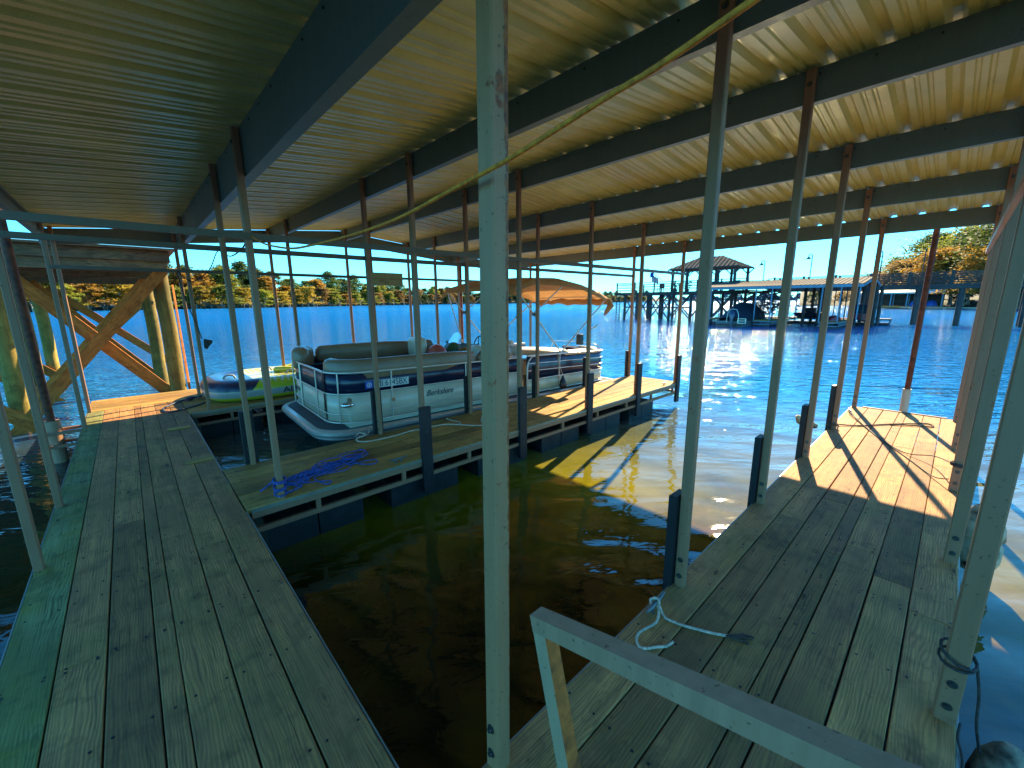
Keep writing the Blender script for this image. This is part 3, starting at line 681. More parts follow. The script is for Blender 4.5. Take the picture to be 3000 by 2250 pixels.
# helm console with screen, dash and wheel
mb = MB(); mb.box((3.20, 0.42, 0.002), (3.85, 1.12, 0.72), 0.03); cs = lp('helm_console', mb, M_VINYL2, BT)
mb = MB(); mb.add([(3.2,0.42,0.724),(3.85,0.42,0.724),(3.85,1.12,0.724),(3.2,1.12,0.724),(3.34,0.46,0.93),(3.72,0.46,0.86),(3.72,1.08,0.86),(3.34,1.08,0.93)], [(0,1,5,4),(1,2,6,5),(2,3,7,6),(3,0,4,7),(4,5,6,7)]); lp('dash', mb, M_BLACK, cs)
gm, gn, gp = newmat('smoked_screen'); gp.inputs['Base Color'].default_value = (0.62, 0.72, 0.66, 1); gp.inputs['Roughness'].default_value = 0.08; gp.inputs['Transmission Weight'].default_value = 0.75
mb = MB(); vs = []
for k in range(9):
    a = pi*k/8; vs += [(3.25+0.05*sin(a), 0.76-0.33*cos(a), 0.90), (3.33+0.06*sin(a), 0.76-0.30*cos(a)*0.8, 0.90+0.24*max(0.12, sin(a)))]
mb.add(vs, [(2*k, 2*k+2, 2*k+3, 2*k+1) for k in range(8)], True); lp('windscreen', mb, gm, cs)
mb = MB(); mb.tube([(3.86+0.04*sin(a), 0.62+0.17*cos(a), 0.86+0.17*sin(a)) for a in [2*pi*k/20 for k in range(21)]], 0.013, 6)
for a in (90, 210, 330): mb.tube([(3.86, 0.62, 0.86), (3.86, 0.62+0.16*cos(radians(a)), 0.86+0.16*sin(radians(a)))], 0.009, 5)
mb.tube([(3.72, 0.62, 0.82), (3.87, 0.62, 0.86)], 0.022, 8); lp('steering_wheel', mb, M_BLACK, BT)
# table
mb = MB(); mb.tube([(4.15, -0.55, 0.0), (4.15, -0.55, 0.62)], 0.03, 8); mb.tube([(4.15, -0.55, 0.62), (4.15, -0.55, 0.66)], 0.27, 24); lp('round_table', mb, simple('white_table', (0.7, 0.68, 0.6), 0.3), BT)
# rear seats
lp('backrest', bolster([(4.45, -1.12), (5.0, -1.12), (5.6, -1.12)], 0.09, 0.66, 1.0, 1.5, 12), M_VINYL2, BT)
lp('backrest', bolster([(4.35, -0.25), (4.4, 0.1), (4.35, 0.4)], 0.11, 0.66, 0.9, 1.7, 12), M_VINYL2, BT)
lp('backrest', bolster([(5.72, -1.14), (5.9, -1.02), (6.02, -0.8), (6.02, -0.4)], 0.14, 0.64, 1.0, 1.05, 14), M_VINYL2, BT)
lp('sun_pad', bolster([(5.0, 0.9), (5.4, 0.2), (5.6, -0.35)], 0.32, 0.60, 1.4, 0.35, 14), M_VINYL2, BT)
# stern rail, pole and box
mb = MB(); mb.tube([(6.25, -0.95, 0.45), (6.28, -0.92, 0.78), (6.32, -0.6, 0.82), (6.36, 0.1, 0.83), (6.38, 0.7, 0.80), (6.36, 0.85, 0.45)], 0.016, 8); lp('stern_rail', mb, M_CHROME, BT)
mb = MB(); mb.tube([(6.28, -0.60, 0.0), (6.28, -0.60, 1.62)], 0.018, 8); mb.tube([(6.28, -0.60, 1.18), (6.36, -0.66, 1.18), (6.42, -0.72, 1.26)], 0.016, 6); lp('ski_pole', mb, M_ALU, BT)
mb = MB(); mb.box((5.95, -0.62, 0.80), (6.05, -0.48, 1.05), 0.01); lp('speaker_box', mb, M_BLACK, BT)
# canopy with frame
def arch(xf, z0, zc_, w_=1.2):
    return [(xf, w_*cos(pi*k/12), z0 + (zc_-z0)*sin(pi*k/12)**0.55) for k in range(13)]
cz = [(3.30, 1.92, 1.98), (3.42, 2.04, 2.11), (3.9, 2.17, 2.25), (4.6, 2.19, 2.28), (5.3, 2.10, 2.18), (5.9, 1.96, 2.03), (6.18, 1.87, 1.93), (6.24, 1.80, 1.85)]
mb = MB(); rows = [arch(x, a, b_) for x, a, b_ in cz]; m_ = 13
rows = [[(r[0][0], r[0][1]+0.01, r[0][2]-0.085+0.012*sin(r[0][0]*19))] + r + [(r[-1][0], r[-1][1]-0.01, r[-1][2]-0.085+0.012*sin(r[0][0]*23))] for r in rows]; m_ = 15
vs = [p for r in rows for p in r]; mb.add(vs, [(i*m_+k, (i+1)*m_+k, (i+1)*m_+k+1, i*m_+k+1) for i in range(len(rows)-1) for k in range(m_-1)], True)
CN = lp('canopy', mb, M_CANVAS, BT)
random.seed(3); mb = MB(); P = []
for k in range(14): P.append((6.22+random.uniform(-0.03, 0.04), -1.22+2.44*k/13, 1.80+random.uniform(-0.03, 0.03)))
mb.tube(P, [0.05+random.uniform(0, 0.03) for _ in P], 9); mb.tube([(6.2, -1.20, 1.84), (6.26, -1.22, 1.70), (6.14, -1.21, 1.58), (6.08, -1.2, 1.50)], [0.06, 0.08, 0.05, 0.02], 8); lp('rolled_canvas', mb, M_CANVAS, CN)
for sy in (-1, 1):
    piv = (4.62, sy*1.25, 0.78)
    for q in ((3.42, sy*1.19, 2.02), (6.05, sy*1.19, 1.80)):
        mb = MB(); mb.tube([piv, q], 0.015, 8); f_ = lp('canopy_frame', mb, M_ALU, BT)
        kq = MB(); mm = [piv[i]+(q[i]-piv[i])*0.62 for i in range(3)]; kq.box((mm[0]-0.03, mm[1]-0.02, mm[2]-0.03), (mm[0]+0.03, mm[1]+0.02, mm[2]+0.03)); lp('bracket', kq, M_BLACK, f_)
    mb = MB(); mb.tube([(3.9, sy*1.21, 1.58), (4.75, sy*1.19, 2.14)], 0.012, 6); lp('canopy_frame', mb, M_ALU, BT)
mb = MB(); mb.tube([(3.86, 1.25, 0.8), (3.42, 1.19, 2.02)], 0.012, 6); lp('canopy_frame', mb, M_ALU, BT)
for x, a, b_ in (cz[1], cz[3], cz[6]):
    mb = MB(); mb.tube([(p[0], p[1]*0.985, p[2]-0.02) for p in arch(x, a, b_)], 0.013, 7); lp('canopy_frame', mb, M_ALU, BT)
# docking light, fuel cap, lettering
mb = MB(); mb.sphere((0.17, -1.03, 0.33), (0.10, 0.10, 0.045), 16, 8); mb2 = MB()
mb = MB(); mb.sphere((0.34, -1.16, 0.34), (0.10, 0.07, 0.045), 16, 8); lp('docking_light', mb, M_CHROME, BT)
mb = MB(); mb.tube([(0.98, -1.235, 0.34), (0.98, -1.25, 0.34)], 0.03, 12); lp('fuel_cap', mb, M_CHROME, BT)
M_LET = simple('dark_lettering', (0.03, 0.035, 0.04), 0.5); M_WLET = simple('white_plate', (0.62, 0.62, 0.58), 0.5); M_BLUEST = simple('blue_sticker', (0.02, 0.08, 0.45), 0.5)
def lettering(txt, size, loc, rot, mat, parent, name='lettering', shear=0.0, xs=1.0, depth=0.001):
    me = text_mesh(txt, size, depth, shear, xs); me.name = name; me.materials.append(mat)
    o = bpy.data.objects.new(name, me); COL.objects.link(o); o.parent = parent; o.location = loc; o.rotation_euler = rot; return o
lettering('Berkshire', 0.135, (1.78, -1.236, 0.345), (pi/2, 0, 0), M_LET, BT, shear=0.35, xs=0.95)
lettering('Berkshire', 0.125, (0.125, 0.66, 0.345), (pi/2, 0, -pi/2), M_LET, BT, shear=0.35, xs=0.8)
mb = MB(); mb.box((0.70, -1.242, 0.545), (1.24, -1.236, 0.655)); lp('number_plate', mb, M_WLET, BT)
lettering('MI 6145BX', 0.13, (0.97, -1.244, 0.60), (pi/2, 0, 0), M_LET, BT, xs=0.82)
mb = MB(); mb.box((0.575, -1.241, 0.55), (0.685, -1.236, 0.65)); lp('state_sticker', mb, M_BLUEST, BT)
for rr_, mm_, dz_ in ((0.036, M_WLET, 0.0), (0.026, M_BLUEST, 0.0012)):
    mb = MB(); mb.poly([(rr_*cos(a), rr_*sin(a)) for a in [2*pi*k/12 for k in range(12)]], 0, 0.001); o = part('sticker_shape', mb, mm_, BT, local=True); o.location = (0.63, -1.2422-dz_, 0.60); o.rotation_euler = (pi/2, 0, 0)
mb = MB(); mb.poly([(-0.008,-0.018),(0.008,-0.016),(0.012,0.016),(-0.006,0.018),(-0.012,0.0)], 0, 0.001); o = part('sticker_shape', mb, M_WLET, BT, local=True); o.location = (0.63, -1.2446, 0.60); o.rotation_euler = (pi/2, 0, 0)
# things lying in the boat
def ball(name, label, c, r, mat):
    mb = MB(); mb.sphere(c, r, 22, 14); return solo(name, mb, mat, label, 'ball', c)
ball('beach_ball', 'salmon red ball resting on the seat of the pontoon boat', (4.42, 6.95, 0.74), 0.20, simple('red_ball', (0.60, 0.10, 0.07), 0.4))
mm_, mn_, mp_ = newmat('melon_stripes'); wv = N(mn_, 'ShaderNodeTexWave'); wv.inputs['Scale'].default_value = 9; wv.inputs['Distortion'].default_value = 5; mn_.links.new(coords(mn_), wv.inputs['Vector'])
mn_.links.new(ramp(mn_, wv.outputs['Fac'], [(0.4, (0.01, 0.05, 0.03)), (0.6, (0.05, 0.20, 0.08))]), mp_.inputs['Base Color']); mp_.inputs['Roughness'].default_value = 0.4
ball('melon_ball', 'dark green striped ball beside the red ball in the boat', (4.95, 7.15, 0.76), 0.17, mm_)
ball('melon_ball', 'orange and green ball behind the striped one near the boat console', (5.0, 6.85, 0.72), 0.13, simple('orange_green', (0.30, 0.16, 0.03), 0.5, var=0.4, scale=9))
# fender hanging on its cord from the side rail
fx, fy = 6.28, 5.26
FD = thing('boat_fender', 'dark pear shaped fender hanging on a thin cord from the boat rail', 'fender', (fx, fy, 0.2))
mb = MB(); mb.tube([(fx, fy, 0.28), (fx, fy, 0.24), (fx, fy, 0.18), (fx, fy, 0.10), (fx, fy, 0.04), (fx, fy, 0.02)], [0.015, 0.03, 0.06, 0.085, 0.07, 0.03], 12); part('body', mb, M_BLACK, FD)
mb = MB(); mb.tube([(6.24, 5.37, 0.74), (6.22, 5.32, 0.55), (fx, fy, 0.28)], 0.006, 5); mb.tube([(6.24, 5.37, 0.74), (6.21, 5.31, 0.3), (6.20, 5.28, 0.12)], 0.006, 5); part('cord', mb, M_WHITE, FD)

# ------------------------------------------------------------------ inflatable tube on the left finger
random.seed(11)
M_TY = simple('yellow_vinyl', (0.46, 0.46, 0.02), 0.4, var=0.08, coat=0.3); M_TN = simple('navy_vinyl', (0.012, 0.02, 0.05), 0.4, coat=0.3); M_TG = simple('grey_vinyl', (0.30, 0.30, 0.28), 0.5, var=0.2)
def tubemat():
    m, n, p = newmat('printed_tube_top'); v = coords(n); sx = N(n, 'ShaderNodeSeparateXYZ'); n.links.new(v, sx.inputs[0])
    w_ = N(n, 'ShaderNodeTexWave'); w_.inputs['Scale'].default_value = 2.6; w_.inputs['Distortion'].default_value = 9; w_.inputs['Detail'].default_value = 2; n.links.new(v, w_.inputs['Vector'])
    c = ramp(n, w_.outputs['Fac'], [(0.45, (0.50, 0.50, 0.03)), (0.52, (0.10, 0.22, 0.16)), (0.6, (0.52, 0.53, 0.36))], 'CONSTANT')
    k = ramp(n, sx.outputs[2], [(0.0, 0.0), (0.5, 1.0)])
    mr = N(n, 'ShaderNodeMapRange'); mr.inputs[1].default_value = 0.30; mr.inputs[2].default_value = 0.34; n.links.new(sx.outputs[2], mr.inputs[0])
    c = mixc(n, mr.outputs[0], (0.46, 0.46, 0.02), c)
    m2 = N(n, 'ShaderNodeMapRange'); m2.inputs[1].default_value = 0.08; m2.inputs[2].default_value = 0.09; n.links.new(sx.outputs[2], m2.inputs[0])
    m3 = N(n, 'ShaderNodeMapRange'); m3.inputs[1].default_value = 0.20; m3.inputs[2].default_value = 0.21; m3.inputs[3].default_value = 1; m3.inputs[4].default_value = 0; n.links.new(sx.outputs[2], m3.inputs[0])
    mu = N(n, 'ShaderNodeMath', operation='MULTIPLY'); n.links.new(m2.outputs[0], mu.inputs[0]); n.links.new(m3.outputs[0], mu.inputs[1])
    c = mixc(n, mu.outputs[0], c, (0.34, 0.33, 0.30))
    nx = N(n, 'ShaderNodeMapRange'); nx.inputs[1].default_value = -0.66; nx.inputs[2].default_value = -0.64; nx.inputs[3].default_value = 1; nx.inputs[4].default_value = 0
    ax = N(n, 'ShaderNodeMath', operation='MULTIPLY_ADD'); ax.inputs[1].default_value = -0.9; n.links.new(sx.outputs[2], ax.inputs[0]); n.links.new(sx.outputs[0], ax.inputs[2])
    n.links.new(ax.outputs[0], nx.inputs[0]); m5 = N(n, 'ShaderNodeMapRange'); m5.inputs[1].default_value = 0.20; m5.inputs[2].default_value = 0.21; n.links.new(sx.outputs[2], m5.inputs[0])
    m6 = N(n, 'ShaderNodeMath', operation='MULTIPLY'); n.links.new(nx.outputs[0], m6.inputs[0]); n.links.new(m5.outputs[0], m6.inputs[1])
    c = mixc(n, m6.outputs[0], c, (0.012, 0.02, 0.05))
    n.links.new(c, p.inputs['Base Color']); p.inputs['Roughness'].default_value = 0.35; p.inputs['Coat Weight'].default_value = 0.3
    bump(n, p, noise(n, v, 12, 3), 0.5, 0.02); return m
TU = thing('towable_tube', 'yellow and navy inflatable towable tube with bold lettering lying on the left finger dock', 'inflatable tube', (1.95, 9.4, 0.012))
def superell(cx_, cy_, a, b_, n=40, e=0.55):
    return [(cx_+math.copysign(abs(cos(t))**e, cos(t))*a, cy_+math.copysign(abs(sin(t))**e, sin(t))*b_) for t in [2*pi*k/n for k in range(n)]]
mb = MB(); LV = [(0.0, 0.80), (0.02, 0.92), (0.09, 0.985), (0.18, 1.0), (0.27, 0.985), (0.34, 0.93), (0.38, 0.84), (0.385, 0.74), (0.36, 0.64), (0.34, 0.55), (0.34, 0.2)]
vs = []
for z, s_ in LV: vs += [(x, y, z) for x, y in superell(0, 0, 1.12*s_, 0.92*s_, 40, 0.6)]
mb.add(vs, [(j*40+k, j*40+(k+1) % 40, (j+1)*40+(k+1) % 40, (j+1)*40+k) for j in range(len(LV)-1) for k in range(40)] + [tuple(range((len(LV)-1)*40, len(LV)*40)), tuple(range(39, -1, -1))], True)
lp('tube_body', mb, tubemat(), TU)
mb = MB(); mb.tube([(0.55+0.35*cos(a), 0.2+0.25*sin(a), 0.385+0.02*sin(a*2)) for a in [2*pi*k/16 for k in range(17)]], 0.06, 8); lp('backrest_ring', mb, M_TY, TU)
for x, y in ((-0.7, -0.25), (0.05, 0.35), (0.35, -0.35)):
    mb = MB(); mb.tube([(x-0.1, y, 0.36), (x-0.07, y, 0.42), (x, y, 0.44), (x+0.07, y, 0.42), (x+0.1, y, 0.36)], 0.018, 6); lp('handle', mb, M_TG, TU)
lettering('AIRHEAD', 0.155, (0.42, -0.935, 0.145), (pi/2, 0, 0), M_BLACK, TU, xs=1.25)

# ------------------------------------------------------------------ ropes, cords, cleats
def smooth(P, n=5):
    P = [Vector(p) for p in P]; out = []
    for i in range(len(P)-1):
        a, b_, c_, d = P[max(i-1, 0)], P[i], P[i+1], P[min(i+2, len(P)-1)]
        for k in range(n):
            t = k/n; out.append(0.5*((2*b_)+(c_-a)*t+(2*a-5*b_+4*c_-d)*t*t+(3*b_-a-3*c_+d)*t**3))
    return out + [P[-1]]
def rope(mb, P, r, n=6, k=5): mb.tube(smooth(P, k), r, n)
def cleat(parent, x, y, z=0.0, ang=0.0, s=1.0):
    mb = MB(); d = Vector((cos(ang), sin(ang), 0)); o = Vector((x, y, z))
    for t in (-0.035, 0.035): mb.tube([o+d*t*s, o+d*t*s+Vector((0, 0, 0.04*s))], 0.010*s, 7)
    mb.tube([o+d*-0.11*s+Vector((0,0,0.052*s)), o+d*-0.05*s+Vector((0,0,0.045*s)), o+d*0.05*s+Vector((0,0,0.045*s)), o+d*0.11*s+Vector((0,0,0.052*s))], [0.007*s, 0.012*s, 0.012*s, 0.007*s], 7)
    part('cleat', mb, M_CLEAT, parent, tuple(o))
cleat(MF, 2.03, 5.13, 0, 0.1); cleat(MF, 2.0, 4.03, 0, 0); cleat(MF, 8.1, 4.02, 0, 0); cleat(RF, 2.0, 0.955, 0, 0.05); cleat(RF, 8.1, 0.95, 0, 0.3)
mb = MB(); rope(mb, [(2.30, 5.42, 0.05), (2.24, 5.30, 0.05), (2.14, 5.15, 0.03), (2.06, 5.12, 0.045)], 0.010)
rope(mb, [(1.97, 5.13, 0.05), (2.03, 5.16, 0.07), (2.09, 5.10, 0.06), (2.04, 5.09, 0.04), (1.97, 5.09, 0.03), (1.95, 5.02, 0.014), (2.03, 4.93, 0.012), (2.19, 4.90, 0.012), (2.41, 4.89, 0.012), (2.63, 4.925, 0.012), (2.79, 4.905, 0.012), (3.0, 4.90, 0.012), (3.18, 4.845, 0.012), (3.33, 4.677, 0.012), (3.42, 4.54, 0.012), (3.6, 4.4, 0.012), (3.8, 4.45, 0.012)], 0.010)
rope(mb, [(3.363, 5.115, 0.01), (3.353, 4.986, 0.012), (3.389, 4.815, 0.012), (3.338, 4.712, 0.02)], 0.009)
rope(mb, [(3.97, 4.884, 0.01), (3.91, 4.902, 0.012), (3.70, 4.68, 0.012), (3.64, 4.60, 0.012), (3.67, 4.55, 0.02), (3.78, 4.61, 0.012)], 0.009)
solo('mooring_rope', mb, M_WHITE, 'long white mooring rope from the boat bow trailing along the middle dock', 'rope', (2.0, 5.1, 0))
mb = MB(); rope(mb, [(2.027, 0.967, 0.05), (2.005, 0.938, 0.04), (1.974, 0.889, 0.010), (1.975, 0.841, 0.010), (1.99, 0.785, 0.010), (2.02, 0.718, 0.010), (2.052, 0.653, 0.010), (2.088, 0.596, 0.010)], 0.0075)
rope(mb, [(2.01, 0.963, 0.05), (1.978, 0.924, 0.02), (1.903, 0.901, 0.009), (1.817, 0.919, 0.009), (1.763, 0.927, 0.009), (1.717, 0.911, 0.009), (1.691, 0.879, 0.009), (1.701, 0.854, 0.009), (1.749, 0.819, 0.009), (1.793, 0.786, 0.009), (1.844, 0.774, 0.009)], 0.0075)
rope(mb, [(1.97, 0.95, 0.03), (1.99, 0.985, 0.055), (2.02, 0.955, 0.06), (2.0, 0.935, 0.045), (2.03, 0.98, 0.05), (2.0, 0.99, 0.02)], 0.0075)
rr_ = solo('short_rope', mb, M_WHITE, 'short white rope tied to the front cleat of the right dock, frayed brown end', 'rope', (2.0, 0.95, 0))
mb = MB(); random.seed(5)
for _ in range(7): rope(mb, [(2.085+random.uniform(-.01,.01), 0.60, 0.012), (2.10+random.uniform(-.02,.02), 0.57, 0.014), (2.13+random.uniform(-.03,.03), 0.535+random.uniform(-.02,.02), 0.010), (2.15+random.uniform(-.04,.04), 0.52+random.uniform(-.03,.03), 0.006)], 0.005, 5, 3)
part('frayed_end', mb, simple('brown_fray', (0.09, 0.05, 0.03), 0.9), rr_)
random.seed(21); mb = MB()
seq = [(0.795, 4.031), (0.88, 4.06), (0.915, 4.069), (1.003, 4.145), (1.104, 4.15), (1.261, 4.033), (1.203, 3.996), (1.169, 4.228), (1.346, 4.243), (1.475, 4.197), (1.605, 4.318), (1.783, 4.506), (1.88, 4.62), (1.84, 4.70), (1.757, 4.64), (1.66, 4.43), (1.55, 4.33), (1.72, 4.30), (1.829, 4.276), (1.83, 4.19), (1.76, 4.167), (1.66, 4.24), (1.60, 4.40)]
rope(mb, [(x, y, 0.011+0.006*(i % 2)) for i, (x, y) in enumerate(seq)], 0.0058)
for j in range(7):
    P = []; cx_, cy_ = random.uniform(1.0, 1.65), 0
    cy_ = 4.22+(cx_-1.0)*0.38; a0 = random.uniform(0, 6)
    for k in range(15):
        cx_ += random.uniform(-0.05, 0.07); cy_ += random.uniform(-0.02, 0.035); rr = random.uniform(0.06, 0.15); a0 += random.uniform(0.7, 1.5)
        P.append((min(1.85, cx_+rr*1.5*cos(a0)), max(4.0, min(4.8, cy_+rr*0.8*sin(a0))), 0.010+random.random()*0.03))
    rope(mb, P, 0.0058)
for j in range(2):
    P = [(0.90+0.10*cos(a)+random.uniform(-.03, .03), 4.10+0.09*sin(a)+random.uniform(-.02, .03), 0.012+random.random()*0.03) for a in [k*1.1+j for k in range(9)]]
    rope(mb, P, 0.0058)
for zz in (0.05, 0.10, 0.115, 0.17, 0.185): mb.tube([(0.81+0.052*cos(a), 4.0+0.055*sin(a), zz+0.01*sin(a)) for a in [2*pi*k/12 for k in range(13)]], 0.0062, 6)
rope(mb, [(0.77, 4.03, 0.18), (0.70, 4.12, 0.08), (0.70, 4.28, 0.012), (0.80, 4.36, 0.012), (0.88, 4.30, 0.012), (0.84, 4.06, 0.17)], 0.0058)
solo('blue_rope', mb, M_BLUE, 'tangled blue rope on the middle dock, wrapped round a post foot', 'rope', (1.2, 4.2, 0))
mb = MB(); rope(mb, [(0.83, 4.065, 2.31), (0.81, 3.58, 2.194), (0.80, 3.22, 2.132), (0.80, 2.816, 2.08), (0.79, 2.404, 2.059), (0.775, 2.018, 2.045), (0.77, 1.697, 2.042), (0.76, 1.374, 2.048), (0.755, 1.049, 2.077), (0.755, 0.816, 2.10), (0.757, 0.543, 2.144), (0.76, 0.383, 2.17), (0.76, 0.0, 2.26), (0.76, -0.2, 2.33)], 0.0062, 8)
solo('strung_rope', mb, M_YEL, 'yellow rope strung in a long sag past the nearest post', 'rope', (0.78, 2, 2.1))
mb = MB(); rope(mb, [(0.815, 4.04, 2.3), (0.95, 5.0, 2.30), (1.2, 7.2, 2.42), (1.24, 8.35, 2.60), (1.109, 8.35, 2.331), (0.969, 8.35, 2.181), (0.853, 8.35, 2.106), (0.786, 8.35, 2.133), (0.715, 8.35, 2.201), (0.69, 8.35, 2.262), (0.675, 8.35, 2.199), (0.70, 8.35, 2.003), (0.744, 8.35, 1.717), (0.806, 8.35, 1.467), (0.85, 8.34, 1.2)], 0.008, 6)
mb.add([(0.87,8.30,1.20),(0.98,8.30,1.17),(0.98,8.30,1.13),(0.93,8.30,1.08),(0.90,8.30,1.03),(0.86,8.30,1.05),(0.87,8.34,1.20),(0.98,8.34,1.17),(0.98,8.34,1.13),(0.93,8.34,1.08),(0.90,8.34,1.03),(0.86,8.34,1.05)], [(0,5,4,3,2,1),(6,7,8,9,10,11)]+[(k,(k+1)%6,6+(k+1)%6,6+k) for k in range(6)])
solo('hanging_cable', mb, M_CORD, 'thin cable drooping from the roof to a black hook on a left dock post', 'cable', (0.9, 8.35, 2))
mb = MB(); rope(mb, [(8.08, 0.95, 0.05), (7.65, 0.795, 0.01), (7.1, 0.581, 0.008), (6.536, 0.33, 0.008), (6.287, 0.157, 0.02), (6.099, -0.031, 0.1), (5.44, -0.16, 0.24)], 0.006)
rope(mb, [(8.02, 0.954, 0.04), (7.069, 0.578, 0.01), (6.526, 0.34, 0.008), (6.103, 0.145, 0.008), (5.636, -0.047, 0.02), (5.42, -0.15, 0.09)], 0.006)
for zz in (0.24, 0.25, 0.262): mb.tube([(5.40+0.045*cos(a), -0.195+0.052*sin(a), zz+0.006*sin(a)) for a in [2*pi*k/12 for k in range(13)]], 0.0065, 6)
solo('tie_line', mb, M_CORD, 'thin dark cords crossing the sunlit dock end to a right-hand post', 'cord', (6.5, 0.3, 0))
mb = MB(); rope(mb, [(6.86, 1.03, 0.06), (6.95, 0.93, 0.05), (7.13, 0.93, 0.02), (7.238, 0.79, 0.012), (7.418, 0.629, 0.012), (7.687, 0.44, 0.012), (7.898, 0.256, 0.012), (8.069, 0.104, 0.012), (8.02, 0.023, 0.012), (7.903, 0.041, 0.012), (7.863, 0.14, 0.012), (7.666, 0.438, 0.014)], 0.009)
for zz in (0.05, 0.065): mb.tube([(6.93+0.045*cos(a), 0.955+0.05*sin(a), zz) for a in [2*pi*k/12 for k in range(13)]], 0.007, 6)
solo('brown_rope', mb, simple('brown_rope', (0.16, 0.08, 0.04), 0.9), 'brown rope looped on the sunlit dock end from the fourth left post', 'rope', (7.4, 0.6, 0))
mb = MB(); mb.tube([(6.80, 1.12, 0.02), (6.76, 1.20, 0.04), (6.68, 1.30, 0.10), (6.66, 1.34, 0.16)], [0.03, 0.055, 0.06, 0.02], 10)
solo('small_fender', mb, M_BUOY, 'small grey fender hanging beside the black guard of the fourth left post', 'fender', (6.7, 1.2, 0))
mb = MB()
for zz, t in ((0.29, 0), (0.315, 0.02)): mb.tube([(2.31+0.045*cos(a), -0.195+(0.055)*sin(a), zz+0.022*cos(a)+t*sin(a)) for a in [2*pi*k/14 for k in range(15)]], 0.0055, 6)
rope(mb, [(2.31, -0.25, 0.29), (2.34, -0.275, 0.15), (2.36, -0.29, 0.0), (2.45, -0.33, -0.2)], 0.0055)
rope(mb, [(2.28, -0.24, 0.03), (2.20, -0.235, 0.02), (2.12, -0.25, 0.0), (2.02, -0.252, -0.05), (1.8, -0.255, -0.1)], 0.005)
solo('knotted_cord', mb, M_CORD, 'dark cord knotted round the foot of the nearest right-hand post', 'cord', (2.31, -0.195, 0.3))
def buoy(label, c, s, tilt):
    mb = MB(); x, y, z = c
    prof = [(-0.30, 0.03), (-0.27, 0.10), (-0.18, 0.135), (-0.05, 0.14), (-0.04, 0.125), (0.0, 0.125), (0.01, 0.14), (0.10, 0.13), (0.19, 0.10), (0.25, 0.05), (0.27, 0.02)]
    d = Vector(tilt).normalized(); mb.tube([Vector(c)+d*a*s for a, r in prof], [r*s for a, r in prof], 16)
    return solo('float_buoy', mb, M_BUOY, label, 'buoy', c)
buoy('mossy float hanging by the water at the lower right corner of the dock', (2.42, -0.43, -0.36), 0.95, (0.35, 0.1, 1))
buoy('worn float hanging outside the second right-hand post', (4.75, -0.36, -0.12), 1.0, (0.1, 0.0, 1))
mb = MB(); rope(mb, [(0.844, 9.55, 0.05), (0.534, 9.5, 0.02), (0.292, 9.128, 0.016), (0.234, 8.894, 0.016), (0.266, 8.683, 0.016), (0.404, 8.656, 0.016), (0.696, 8.878, 0.016), (0.819, 8.992, 0.03)], 0.014, 8)
mb.tube([(0.60, 9.42, 0.04), (0.66, 9.46, 0.05), (0.72, 9.5, 0.05)], [0.03, 0.04, 0.025], 8)
solo('hose', mb, M_HOSE, 'dark blue hose loop on the walkway in front of the yellow tube', 'hose', (0.4, 9, 0))
SG = thing('metal_plate', 'blank rusty cream metal plate fixed on the left tie bar', 'plate', (4.1, 8.33, 2.24))
mb = MB(); mb.box((3.70, 8.31, 2.11), (4.50, 8.345, 2.37), 0.004); part('plate', mb, steel('rusty_cream_plate', (0.45, 0.36, 0.16), rust=1.1), SG)
mb = MB(); mb.box((3.71, 8.295, 2.225), (4.49, 8.309, 2.265)); part('plate_rib', mb, steel('rusty_rib', (0.40, 0.30, 0.13), rust=1.4), SG)

# ------------------------------------------------------------------ tall wooden pier on the left
WP = thing('timber_pier', 'tall timber pier on round piles with crossed braces, beyond the left end of the dock', 'pier', (-0.5, 11.3, WZ))
def pile(x, y, z1=2.45, r=0.135, mat=None):
    mb = MB(); n = 7; pts = [(x+0.01*sin(k*1.7), y, -1.6+(z1+1.6)*k/n) for k in range(n+1)]
    mb.tube(pts, [r*(1.06-0.012*k) for k in range(n+1)], 16); return part('pile', mb, mat or M_PILE, WP, (x, y, WZ))
bents = [(11.30, 0.62, -1.62), (14.6, 0.48, -1.75), (18.2, 1.0, -1.8)]
for yb, xa, xb in bents:
    pile(xa, yb); pile(xb, yb)
def tim(name, a, b_, w_, h_, mat, up=(0,0,1)):
    a = Vector(a); b_ = Vector(b_); L = (b_-a).length; mb = MB(); mb.box((-L/2, -w_/2, -h_/2), (L/2, w_/2, h_/2), 0.004)
    me = mb.mesh(name); me.materials.append(mat); o = bpy.data.objects.new(name, me); COL.objects.link(o); o.parent = WP
    d = (b_-a).normalized(); U = Vector(up); r_ = U.cross(d).normalized(); U = d.cross(r_)
    mt = Matrix((d, r_, U)).transposed().to_4x4(); mt.translation = (a+b_)/2 - Vector(WP.location); o.matrix_local = mt; return o
for i, (yb, xa, xb) in enumerate(bents):
    f = yb-0.19; g = yb+0.19
    tim('brace', (xb-0.40, f, -0.86), (xa+0.05, f, 2.44), 0.045, 0.20, M_PIER)
    tim('brace', (xb+0.2, g, 2.28), (xa-0.1, g, -0.2), 0.045, 0.22, M_PIER)
    tim('brace', (xb-2.6, f, 2.28), (xb+0.55, f-0.001, -0.80), 0.045, 0.22, M_PIER)
    tim('cap_beam', (xb-2.9, f-0.05, 2.50), (xa+0.12, f-0.05, 2.50), 0.05, 0.19, M_PIERDARK)
    tim('cap_beam', (xb-2.9, g+0.05, 2.50), (xa+0.12, g+0.05, 2.50), 0.05, 0.19, M_PIERDARK)
tim('brace', (0.62+0.18, 11.3, 0.0), (0.85+0.18, 14.6, 2.2), 0.045, 0.2, M_PIER)
tim('header_joist', (-4.5, 11.0, 2.70), (0.80, 11.0, 2.70), 0.05, 0.20, M_PIERDARK)
